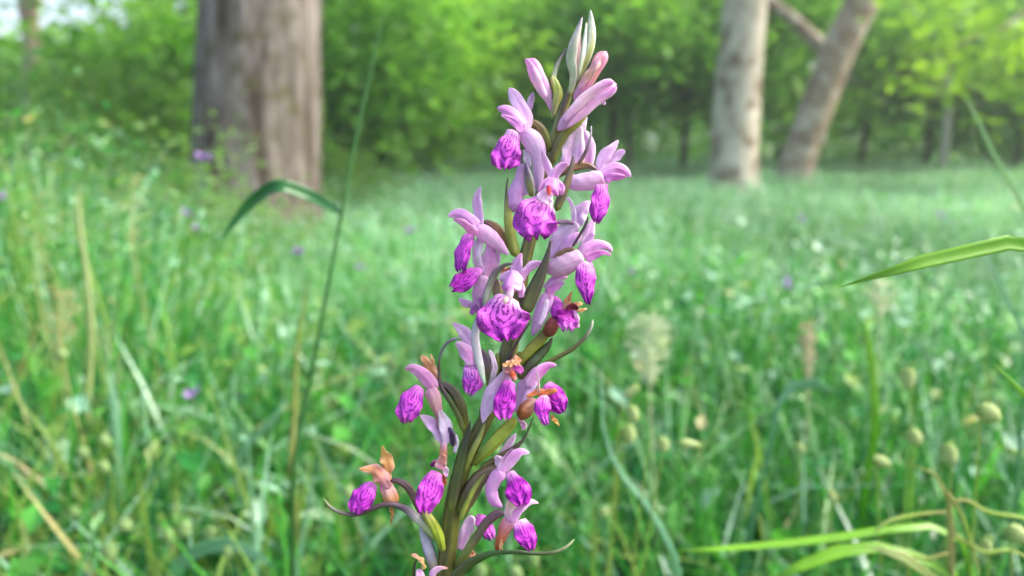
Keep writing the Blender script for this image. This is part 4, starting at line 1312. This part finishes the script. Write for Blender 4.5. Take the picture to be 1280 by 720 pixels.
# --- crumpled flower under it with a dark tongue-like lip
flower(605, 335, 2)
petal([(602, 297, 4), (597, 310, 7), (596, 322, 7), (599, 336, 5)], 3, [LIL, (240, 222, 244), (240, 214, 242), LIL], cup=.35)
petal([(613, 304, 5), (612, 318, 9.5), (610, 332, 10), (607, 347, 6)], 2.5, [(222, 160, 220), (220, 130, 210), (222, 150, 212), (234, 190, 224)], cup=.5)
petal([(623, 312, 2), (622, 325, 4), (616, 342, 4)], 1.5, [LIL, (232, 180, 224)])
lip([(602, 336, 3.5), (592, 342, 9), (580, 351, 13), (570, 358, 11), (564, 361, 6)], (4, 6, 5), [PNK, LIP, LDK, (190, 40, 190)], roll=-.3, cup=.5)
spur([(604, 343, 7), (602, 356, 9.5), (599, 370, 9), (597, 384, 4)], (3, 2), [(232, 184, 226), (226, 166, 224), (214, 140, 220)])
petal([(573, 373, 1.2), (580, 378, 4.5), (589, 381, 5), (597, 380, 4)], 2.5, [LIL, (226, 166, 228), PNK])
petal([(588, 393, 3), (593, 386, 5), (600, 380, 5)], 3, [(186, 70, 190), (206, 110, 212)], wav=.4)
petal([(604, 390, 2), (601, 381, 5), (600, 372, 4)], 3.6, [(120, 40, 150), (190, 90, 200)], wav=.4)

# --- big front flower at mid height
flower(642, 352, 8)
sepal([(652, 316, .9), (648, 326, 5.6), (645, 338, 7.5), (645, 350, 6)], 7, [PNK, (228, 160, 228), (226, 156, 228)])
sepal([(678, 328, 2), (667, 331, 5.4), (657, 339, 6.4), (649, 351, 6)], 7, [(228, 160, 226), (222, 150, 224), PNK])
hood([(642, 341, 5), (642, 349, 11), (640, 358, 13), (637, 366, 11)], (8.5, 11), [(226, 156, 226), (222, 146, 224), (216, 126, 218)], cup=.7)
petal([(626, 352, 2.5), (630, 346, 5), (639, 343, 5)], 9.5, [(224, 170, 230), PNK])
petal([(652, 372, 3), (651, 361, 5), (646, 350, 5)], 9.5, [(226, 160, 226), PNK])
tub('column', [(639, 358, 2.5), (638, 366, 4), (636, 374, 3)], 14, [(200, 96, 190), (236, 206, 232), (232, 216, 206)])
tub('column', [(634, 371, 2), (632, 376, 3.4), (631, 380, 2)], 15, [(230, 216, 170), (236, 206, 226)])
lip([(638, 371, 9), (634, 379, 19), (631, 390, 29), (630, 402, 31), (632, 414, 25), (634, 425, 13)], (11, 14, 13, 10.5), [(244, 206, 240), LPK, LIP, LDK])
petal([(625, 344, 1.5), (632, 339, 4.2), (641, 335, 3)], 6, [(206, 140, 100), (190, 128, 96)])
bract([(642, 329, .8), (630, 332, 2.4), (620, 341, 3.8), (613, 355, 4.8), (608, 370, 5), (605, 386, 3)], 7.5, [(90, 80, 72), (110, 106, 90), (150, 158, 130), (176, 186, 166), (150, 158, 120)], edge=(120, 100, 130), roll=.3)
ovary([(619, 348, 2.5), (622, 358, 5.6), (622, 370, 6), (622, 384, 4)], 4, [(84, 60, 66), (140, 124, 84), (160, 144, 100), OLV])
bract([(689, 298, .7), (686, 312, 2.4), (681, 330, 5), (673, 350, 7.6), (664, 370, 9), (655, 392, 8)], 7.5, [(110, 110, 80), (92, 90, 60), (78, 74, 44), (74, 82, 34), (100, 120, 34), (96, 116, 34)], edge=(62, 44, 46), roll=-.3, crease=.2)
bract([(654, 352, .8), (652, 366, 2.4), (653, 384, 2.6), (652, 400, 2)], 4, [(120, 106, 80), (80, 74, 44), (60, 52, 40)])

# --- pale flower tucked behind, spur hanging
flower(684, 368, 2)
hood([(710, 346, 1.2), (699, 348, 3.6), (689, 353, 5.6), (682, 362, 6)], 2.5, [(226, 160, 224), (224, 150, 220), LIL])
petal([(706, 353, 1.5), (697, 357, 4.6), (688, 364, 6), (683, 372, 5)], 4, [(222, 160, 222), (206, 92, 196), (230, 150, 216)])
spur([(687, 366, 7), (682, 378, 9), (676, 392, 8.6), (670, 408, 6), (665, 421, 2)], (3.5, 2.5), [(232, 184, 230), (218, 176, 234), (214, 168, 232), (206, 158, 230)])
petal([(684, 374, 2), (681, 390, 3), (674, 406, 2)], 7, [(240, 226, 246), (232, 210, 244)])
lip([(690, 370, 3), (696, 378, 6), (697, 388, 8), (693, 398, 5)], 2, [PNK, LIP, LDK], nrow=16, ncol=11)

# --- withered flower with dark magenta mouth
flower(706, 390, 3, label='withered flower with dark magenta mouth and tan sepals')
sepal([(715, 364, .7), (711, 373, 3), (706, 383, 4.4), (702, 393, 3)], 4, [TAN, (216, 160, 110), (222, 150, 130)])
sepal([(729, 379, 1), (719, 381, 4.5), (710, 385, 4), (702, 390, 3)], 4.5, [(232, 190, 110), TAN, (216, 140, 110)])
sepal([(734, 385, .7), (727, 388, 2), (719, 388, 2.5)], 3, [(232, 190, 120), TAN])
petal([(723, 386, 2), (716, 383, 4.5), (708, 387, 3.5)], 6.2, [(110, 20, 50), (122, 20, 40), (150, 40, 90)])
lip([(708, 387, 10), (709, 395, 12), (709, 404, 12), (709, 413, 8)], (5.6, 6.6, 5), [(160, 10, 150), (170, 16, 160), (206, 74, 200), (228, 140, 226)], cup=.4, wav=.3, lobes=.09)
petal([(718, 388, 1.5), (721, 398, 3), (721, 410, 3)], 7.5, [PNK, (226, 140, 214), (206, 80, 190)], wav=.5)
spur([(697, 396, 4), (692, 404, 7.6), (687, 414, 8), (683, 421, 4)], 4.5, [(206, 140, 140), (170, 96, 96), (150, 84, 66), (128, 76, 60)], bump=.08, ribs=.14, nrib=5)
ovary([(686, 412, 5), (676, 424, 6.6), (664, 437, 7), (652, 451, 6), (640, 470, 4)], (3, 1), [(110, 90, 50), (140, 146, 50), (150, 158, 60), (128, 140, 50), OLV])
bract([(691, 421, .8), (685, 432, 4), (675, 443, 6), (663, 455, 6.4), (648, 474, 5)], 2.5, [(46, 40, 34), (60, 74, 40), (90, 112, 76), (74, 92, 50), OLV], edge=(48, 46, 34))
bract([(741, 399, 1.3), (739, 409, 1.9), (730, 423, 2.2), (714, 437, 2.6), (694, 448, 2.8), (668, 462, 3)], 1, [(206, 212, 200), (96, 96, 76), (92, 92, 50), (96, 100, 44), (84, 92, 40)], roll=.4)
bract([(663, 402, .6), (655, 414, 1.4), (645, 430, 2), (634, 452, 2.4)], 5, [PUR, (64, 48, 52), (50, 44, 34)])

# --- lilac flower drooping towards the thick trunk
flower(592, 440, 2)
sepal([(565, 403, .8), (574, 410, 5.6), (584, 421, 8.6), (592, 436, 8), (594, 450, 5)], 2, [(228, 190, 232), (226, 178, 230), LIL])
hood([(570, 427, 2.5), (577, 433, 6.5), (585, 444, 8.5), (590, 458, 7)], 3, [(236, 200, 234), (230, 150, 222), (228, 150, 222), LIL])
lip([(587, 452, 5), (589, 464, 10.5), (591, 476, 13.5), (588, 486, 11), (586, 492, 5)], (2.5, 3.5), [LIL, (226, 140, 228), LIP, (214, 96, 216)], lobes=.1)
bract([(606, 386, 2), (598, 400, 4.4), (594, 418, 5), (596, 438, 5.2), (601, 460, 4.6), (606, 482, 1.5)], 6, [(130, 110, 140), (176, 170, 190), (206, 200, 216), (206, 204, 218), (196, 206, 200), (150, 190, 160)], roll=.3)
ovary([(600, 436, 3), (606, 448, 6.2), (611, 462, 6.2), (613, 476, 5), (612, 494, 3)], 3, [(70, 52, 76), (86, 66, 90), (100, 86, 76), OLV, OLV])
petal([(612, 437, 1.5), (617, 450, 3.4), (618, 464, 3.6), (612, 482, 2)], 4, [WHT, (232, 210, 236), (196, 180, 190)])
bract([(575, 422, 1.6), (562, 426, 1.8), (553, 437, 1.8), (549, 452, 1.8), (549, 470, 2.4), (553, 488, 2.4)], 1.5, [(190, 176, 200), (110, 112, 120), (110, 120, 110), (90, 90, 70), PUR], roll=.2)

# --- flower with tan sepals above a hanging patterned lip
flower(540, 480, 3, label='flower with tan upper sepals above a patterned lip')
sepal([(527, 444, 1.5), (533, 453, 6), (540, 465, 6.6), (544, 478, 5), (545, 487, 3)], 3, [(222, 160, 96), (222, 162, 106), (220, 160, 120), (224, 160, 160)])
sepal([(539, 442, .8), (541, 455, 3.4), (544, 470, 3.4)], 2, [(196, 180, 96), TAN, TAN])
hood([(505, 462, 1.5), (515, 460, 5.6), (527, 467, 8), (538, 479, 8.4), (544, 488, 6)], 4, [(220, 140, 190), (216, 124, 196), (214, 110, 190), (222, 150, 190)])
spur([(536, 484, 7), (542, 494, 8.6), (546, 508, 7), (549, 522, 4), (547, 540, 1.5)], (4, 3), [(226, 160, 190), (220, 156, 170), (206, 146, 150), (196, 130, 160)], ribs=.1, nrib=5)
lip([(526, 483, 5), (519, 493, 11), (513, 505, 15), (509, 517, 15), (508, 527, 8)], (4, 6, 4), [(228, 140, 214), LIP, LIP, (214, 80, 206)], roll=-.25, cup=.45)
ovary([(546, 481, 2.5), (557, 482, 4.6), (568, 492, 6), (576, 508, 6), (580, 526, 5), (584, 548, 4)], (2.5, 0), [PUR, (96, 84, 64), (112, 108, 60), (124, 124, 50), OLV])
bract([(549, 448, .8), (549, 462, 1.6), (550, 480, 2.6), (560, 498, 3), (571, 516, 3.4), (580, 540, 3.6)], 3.6, [(76, 66, 50), (92, 80, 60), PUR, (84, 96, 40), (92, 104, 44), OLV])

# --- withering flower with hood shrivelled above a striped lip
flower(554, 560, 4, label='withering flower with shrivelled hood')
sepal([(524, 519, 1), (534, 525, 6), (545, 536, 9), (553, 550, 6), (556, 560, 3)], 3, [(226, 196, 232), (222, 170, 226), (224, 176, 228), LIL])
sepal([(549, 512, 2), (555, 526, 7), (558, 540, 8), (557, 556, 4)], 4, [(206, 160, 190), WHT, (228, 206, 238), LIL])
petal([(561, 534, 1.5), (566, 545, 4.4), (566, 558, 3.4)], 4.5, [(96, 66, 120), (84, 58, 96), PUR])
petal([(570, 543, 1.5), (571, 553, 2.6), (568, 566, 1.8)], 4.5, [WHT, WHT, LIL])
tub('column', [(555, 552, 4), (554, 566, 4.8), (552, 580, 6)], 4.5, [(206, 150, 190), (214, 160, 120), (206, 150, 120)], bump=.15)
hood([(556, 568, 3), (552, 577, 6.5), (549, 587, 6)], 6.5, [(214, 160, 110), (214, 150, 150), (206, 120, 180)])
petal([(538, 583, 2), (542, 580, 4), (547, 578, 3)], 5.5, [(110, 30, 110), (150, 50, 130)], wav=.4)
petal([(558, 596, 2), (557, 588, 4), (553, 582, 3)], 6, [(190, 130, 200), (210, 170, 190)], wav=.4)
petal([(556, 606, 2), (555, 599, 4), (551, 593, 3)], 5, [(176, 76, 40), (190, 90, 50)], wav=.3)
lip([(547, 589, 6), (542, 600, 12), (538, 614, 15.5), (533, 628, 14), (531, 640, 9)], (6, 8, 6), [(226, 130, 206), LIP, LIP, LDK], roll=.1, cup=.5)
ovary([(530, 639, 4.5), (536, 648, 6), (543, 659, 6.2), (549, 672, 5.6), (554, 690, 4)], (5, 2), [(170, 160, 100), YGR, (150, 168, 56), OLV])

# --- front withering flower with large lilac sepals
flower(640, 465, 6, label='withering flower with large lilac sepals')
hood([(652, 445, 3), (645, 451, 8), (640, 460, 10.5), (638, 470, 8)], (5, 7), [(226, 170, 110), (220, 160, 110), (216, 150, 140), (214, 140, 150)], wav=.3)
petal([(629, 458, 2), (636, 455, 4), (646, 454, 4)], 9, [(214, 160, 90), TAN], wav=.3)
petal([(653, 466, 3.5), (648, 461, 5.5), (641, 460, 4)], 9.6, [(186, 40, 180), (160, 30, 150), (120, 30, 80)], wav=.3)
tub('column', [(640, 463, 2), (641, 469, 3.5), (644, 476, 2.5)], 10, [(222, 120, 80), (214, 100, 60), (226, 160, 170)], bump=.2)
sepal([(637, 465, 6), (627, 478, 9.6), (616, 494, 11), (608, 511, 9.5), (603, 529, 1.5)], (6, 7, 6), [(226, 170, 200), (224, 180, 222), (222, 186, 232), (220, 184, 234)])
sepal([(672, 459, 5), (664, 474, 10.5), (655, 490, 12.5), (648, 505, 8.5), (643, 516, 3)], (3, 5), [(222, 160, 220), (214, 166, 226), (214, 170, 230), (206, 160, 226)])
lip([(638, 476, 6), (634, 488, 10.5), (631, 502, 13), (630, 514, 13), (631, 524, 10)], (7, 9.5, 8), [(222, 110, 214), LDK, LDK, LIP], cup=.5)
ovary([(655, 440, 5), (646, 452, 6), (636, 470, 5), (624, 490, 4)], 1, [YGR, OLV, OLV])

# --- flower with brown withered band and two lips
flower(675, 480, 4, label='flower with a brown withered band and two lips')
hood([(696, 457, 1.5), (686, 457, 4.6), (675, 464, 8), (665, 476, 9), (660, 486, 6)], 4.5, [(226, 130, 216), (214, 96, 206), (220, 140, 216), LIL])
petal([(671, 464, .7), (673, 476, 1.5), (673, 492, 2)], 8, [(190, 176, 196), (200, 170, 180), (190, 130, 80)])
lip([(681, 481, 6), (688, 488, 11.5), (694, 499, 14), (699, 509, 12), (703, 516, 5)], 3, [PNK, LDK, (180, 20, 180), (196, 50, 196)], roll=.2, cup=.5, lobes=.02)
petal([(659, 497, 2), (669, 492, 4), (683, 490, 4.4), (697, 487, 2)], 6.5, [(196, 110, 50), (206, 120, 60), (190, 96, 40), (214, 140, 70)], wav=.3, cup=.35)
lip([(680, 494, 4), (679, 502, 9), (678, 512, 10), (680, 522, 6), (684, 531, 4)], (7, 9, 8), [(234, 176, 200), LIP, LDK, (226, 110, 226)], cup=.65, lobes=.02)
petal([(699, 532, .7), (694, 526, 2.4), (689, 519, 2)], 5, [(226, 190, 70), (222, 150, 90)])
spur([(672, 501, 4), (663, 507, 8), (655, 516, 8.6), (650, 525, 4)], 6, [(226, 186, 180), (216, 164, 136), (186, 122, 80), (150, 100, 60)], bump=.08, ribs=.13, nrib=5)
petal([(653, 538, 1.5), (655, 532, 3.6), (651, 526, 3.5), (648, 519, 3)], 5, [(222, 150, 196), (230, 180, 210)], wav=.3)
ovary([(645, 523, 4.5), (634, 535, 7), (620, 550, 7.6), (606, 565, 6.6), (590, 582, 4)], (4, 1), [(150, 150, 50), YGR, (164, 178, 66), (140, 156, 56), OLV])
bract([(668, 518, .7), (662, 534, 1.3), (654, 550, 2), (640, 562, 3.4), (620, 574, 4.4), (600, 586, 4)], 1.5, [(96, 104, 90), (76, 92, 66), (84, 76, 66), (92, 74, 60), (92, 84, 50), OLV])

# --- flower with crescent spur
flower(628, 588, 3)
sepal([(645, 541, .8), (640, 550, 4.4), (633, 560, 4.4), (624, 570, 3)], .8, [(232, 196, 232), (230, 190, 230)])
sepal([(619, 569, 2), (624, 576, 6), (626, 586, 5)], 2.5, [WHT, (230, 196, 234), LIL])
hood([(662, 566, 1.5), (651, 565, 5), (641, 571, 8), (632, 581, 8.5), (626, 592, 7)], 4, [(222, 150, 220), (214, 130, 216), (224, 160, 224), (226, 166, 224)])
petal([(641, 561, .8), (633, 569, 2), (628, 578, 2.4)], 6, [(150, 84, 140), (190, 110, 190)])
spur([(630, 588, 8), (619, 599, 8.4), (614, 612, 7.6), (618, 626, 6.6), (628, 634, 3)], (4, 3), [(226, 160, 222), (222, 160, 222), (214, 146, 218), (206, 130, 214)])
lip([(637, 589, 4), (642, 600, 9.5), (647, 612, 15.5), (651, 623, 15), (653, 631, 8)], (4, 5, 4), [(236, 180, 230), LDK, (200, 50, 204), (190, 30, 196)], cup=.45)
ovary([(622, 584, 3.5), (608, 590, 7), (596, 602, 9.4), (585, 622, 9.4), (575, 645, 6)], (2.5, 1), [(100, 78, 76), (110, 96, 70), (112, 96, 84), (120, 116, 66), OLV])
bract([(606, 592, 1), (594, 608, 3), (583, 630, 3.4), (574, 652, 3)], 4.4, [OLV, YGR, (160, 172, 60), OLV])

# --- lower flower turning orange at its spur
flower(638, 648, 5, label='flower turning orange at its spur')
sepal([(645, 618, 1.5), (641, 626, 5.6), (636, 638, 6), (634, 652, 2)], 6, [(222, 180, 140), (226, 190, 160), (232, 190, 200), PNK])
hood([(674, 628, .8), (663, 627, 4), (651, 634, 7.6), (641, 645, 8.4), (636, 653, 6)], 6, [(234, 196, 210), (224, 140, 210), (226, 146, 214), (230, 170, 206)])
spur([(640, 648, 6.5), (633, 658, 8), (628, 670, 6), (623, 682, 4.4), (621, 690, 2)], (5, 4), [(230, 170, 204), (224, 156, 150), (214, 134, 84), (190, 104, 60)], ribs=.12, nrib=5)
petal([(627, 689, 1.8), (626, 682, 2.2), (627, 674, 1.5)], 6, [(222, 170, 110), TAN])
lip([(649, 650, 7), (653, 660, 12), (658, 671, 12.5), (662, 680, 10), (664, 688, 5)], (6, 7.5, 6), [(240, 200, 226), LIP, LDK, (176, 40, 170)], cup=.5, roll=.15)
ovary([(633, 642, 3), (621, 643, 5), (609, 652, 5.2), (597, 669, 5), (584, 688, 5), (570, 712, 5)], (5, 4, 1), [PUR, (110, 80, 90), (112, 100, 84), (130, 130, 84), (120, 130, 60), OLV])

# --- pale flower behind the stem foot
flower(590, 665, -3)
petal([(592, 645, 4), (586, 656, 8.5), (580, 670, 7.5), (575, 688, 4)], -2, [(226, 176, 230), (228, 182, 232), (220, 166, 224)], cup=.35)
lip([(594, 646, 4), (602, 652, 9), (610, 664, 9), (615, 674, 5)], (-3, -2), [PNK, (214, 96, 216), LIP, (222, 110, 222)], nrow=18, ncol=13)
petal([(583, 694, 2), (589, 692, 4), (592, 700, 3)], -2, [(222, 160, 130), (226, 150, 120)])

# --- tan withered flower out on a curved stalk
flower(484, 602, 4, label='tan withered flower on a curved stalk')
sepal([(477, 556, .7), (480, 565, 4.4), (484, 577, 7.6), (484, 590, 7.4), (484, 602, 5)], 4, [(216, 186, 90), (220, 176, 100), (224, 164, 100), (222, 160, 140)])
hood([(450, 586, 1), (460, 586, 5), (472, 592, 9), (482, 603, 9), (486, 611, 6)], 5, [(222, 170, 100), (224, 160, 110), (220, 150, 140), (220, 160, 170)])
spur([(481, 605, 7), (486, 614, 8.6), (490, 624, 9), (493, 633, 6)], 4, [(226, 170, 190), (226, 178, 160), (222, 162, 110), (206, 144, 90)], ribs=.12, nrib=5, bump=.08)
petal([(489, 655, .8), (490, 645, 2), (489, 634, 2.4)], 3, [(150, 96, 40), (190, 150, 70), (200, 130, 60)])
lip([(468, 604, 5), (461, 612, 11), (454, 622, 14.5), (447, 632, 13), (443, 641, 7)], (4, 6, 4), [(230, 140, 220), LIP, LDK, LIP], roll=-.2, cup=.5)
ovary([(485, 601, 2.2), (497, 601, 3.4), (508, 607, 4.4), (516, 618, 4.8), (524, 636, 4.4), (540, 660, 4)], (3, 1), [PUR, (96, 72, 76), (120, 100, 90), (110, 96, 70), OLV])

# --- foot of the visible spike: buds and long bracts
flower(528, 712, 3)
petal([(514, 694, .8), (521, 696, 2.6), (528, 702, 3.2), (530, 712, 2.4)], 4, [(222, 160, 150), (222, 180, 120), (206, 180, 100)], cup=.4)
petal([(524, 712, 3), (525, 722, 6.5), (526, 740, 7)], 4, [(230, 180, 214), (230, 170, 214), PNK], cup=.35)
petal([(560, 711, .8), (551, 710, 2.6), (543, 714, 4), (538, 726, 4)], 5, [(226, 190, 110), (226, 170, 200), (214, 160, 214), LIL], cup=.4)
ovary([(521, 698, 1), (518, 708, 1.6), (517, 724, 2), (520, 745, 3), (545, 775, 4)], 3, [(60, 50, 40), (70, 60, 44), OLV])

bract([(404, 622, .6), (411, 632, 1.6), (424, 640, 2.4), (445, 643, 2.6), (465, 636, 2.8), (484, 630, 3), (503, 634, 3.8), (518, 645, 5.4), (532, 656, 6), (550, 676, 5.4)], (7, 7, 3),
      [(150, 170, 120), (120, 124, 110), (80, 70, 70), (74, 50, 60), (88, 64, 72), (110, 90, 110), (176, 170, 176), (160, 176, 120), OLV], nrow=40, roll=.3)
bract([(526, 652, 1), (529, 664, 5), (534, 680, 7), (539, 698, 6.6), (545, 722, 5)], 2, [(176, 180, 176), (186, 180, 200), (166, 160, 186), (120, 116, 110), OLV], roll=.3)
bract([(718, 674, .6), (709, 683, 1.6), (694, 690, 2.2), (672, 692, 2.2), (645, 690, 2.4), (620, 691, 3.2), (600, 697, 5), (582, 708, 7), (566, 728, 8), (556, 750, 8)], (5, 6, 3),
      [(190, 200, 150), (70, 96, 44), (56, 84, 44), (58, 88, 44), (62, 90, 40), (66, 92, 40), (70, 96, 40)], nrow=40, roll=.5)
bract([(588, 525, .6), (585, 540, 3.2), (580, 558, 5.4), (575, 580, 7), (569, 605, 7.4), (563, 640, 6)], 4.5, [(40, 40, 26), (52, 62, 30), (70, 88, 34), (74, 92, 36), (86, 104, 40), OLV], edge=(44, 48, 26), roll=-.4, crease=.25)
bract([(606, 528, .8), (600, 545, 3), (590, 565, 4), (580, 590, 4)], 3.4, [(120, 130, 60), (150, 160, 90), (120, 130, 60), OLV], roll=.4)
bract([(622, 440, 1.4), (621, 455, 4.5), (618, 470, 5), (610, 492, 4), (600, 520, 3)], 2.4, [(100, 120, 36), (104, 124, 40), (84, 92, 40), OLV], roll=.2)
bract([(648, 420, 1), (644, 434, 4), (637, 450, 4), (628, 468, 3)], 3, [(160, 160, 80), (150, 152, 70), (90, 84, 50), PUR], roll=-.2)
bract([(629, 466, 1), (622, 476, 3.4), (612, 496, 4), (600, 524, 3.4)], 3, [PUR, (60, 46, 58), (84, 74, 54), OLV])
# ------------------------------------------------------------------ faint haze in the air
hm = bpy.data.materials.new('haze'); hm.use_nodes = True
hn = hm.node_tree.nodes; hn.remove(hn['Principled BSDF'])
pv = hn.new('ShaderNodeVolumePrincipled'); pv.inputs['Density'].default_value = HAZE; pv.inputs['Color'].default_value = (.92, .97, 1, 1); pv.inputs['Anisotropy'].default_value = 0.3
hm.node_tree.links.new(pv.outputs[0], hn['Material Output'].inputs['Volume'])
hv = np.array([[x, y, z] for x in (-151, 151) for y in (-61, 241) for z in (-1.2, 9.5)])
hf = np.array([[0, 1, 3, 2], [4, 6, 7, 5], [0, 4, 5, 1], [2, 3, 7, 6], [0, 2, 6, 4], [1, 5, 7, 3]])
tag(obj('haze', np_mesh('haze', hv, hf, smooth=False), hm), 'thin pale haze hanging over the meadow', 'haze', kind='stuff')
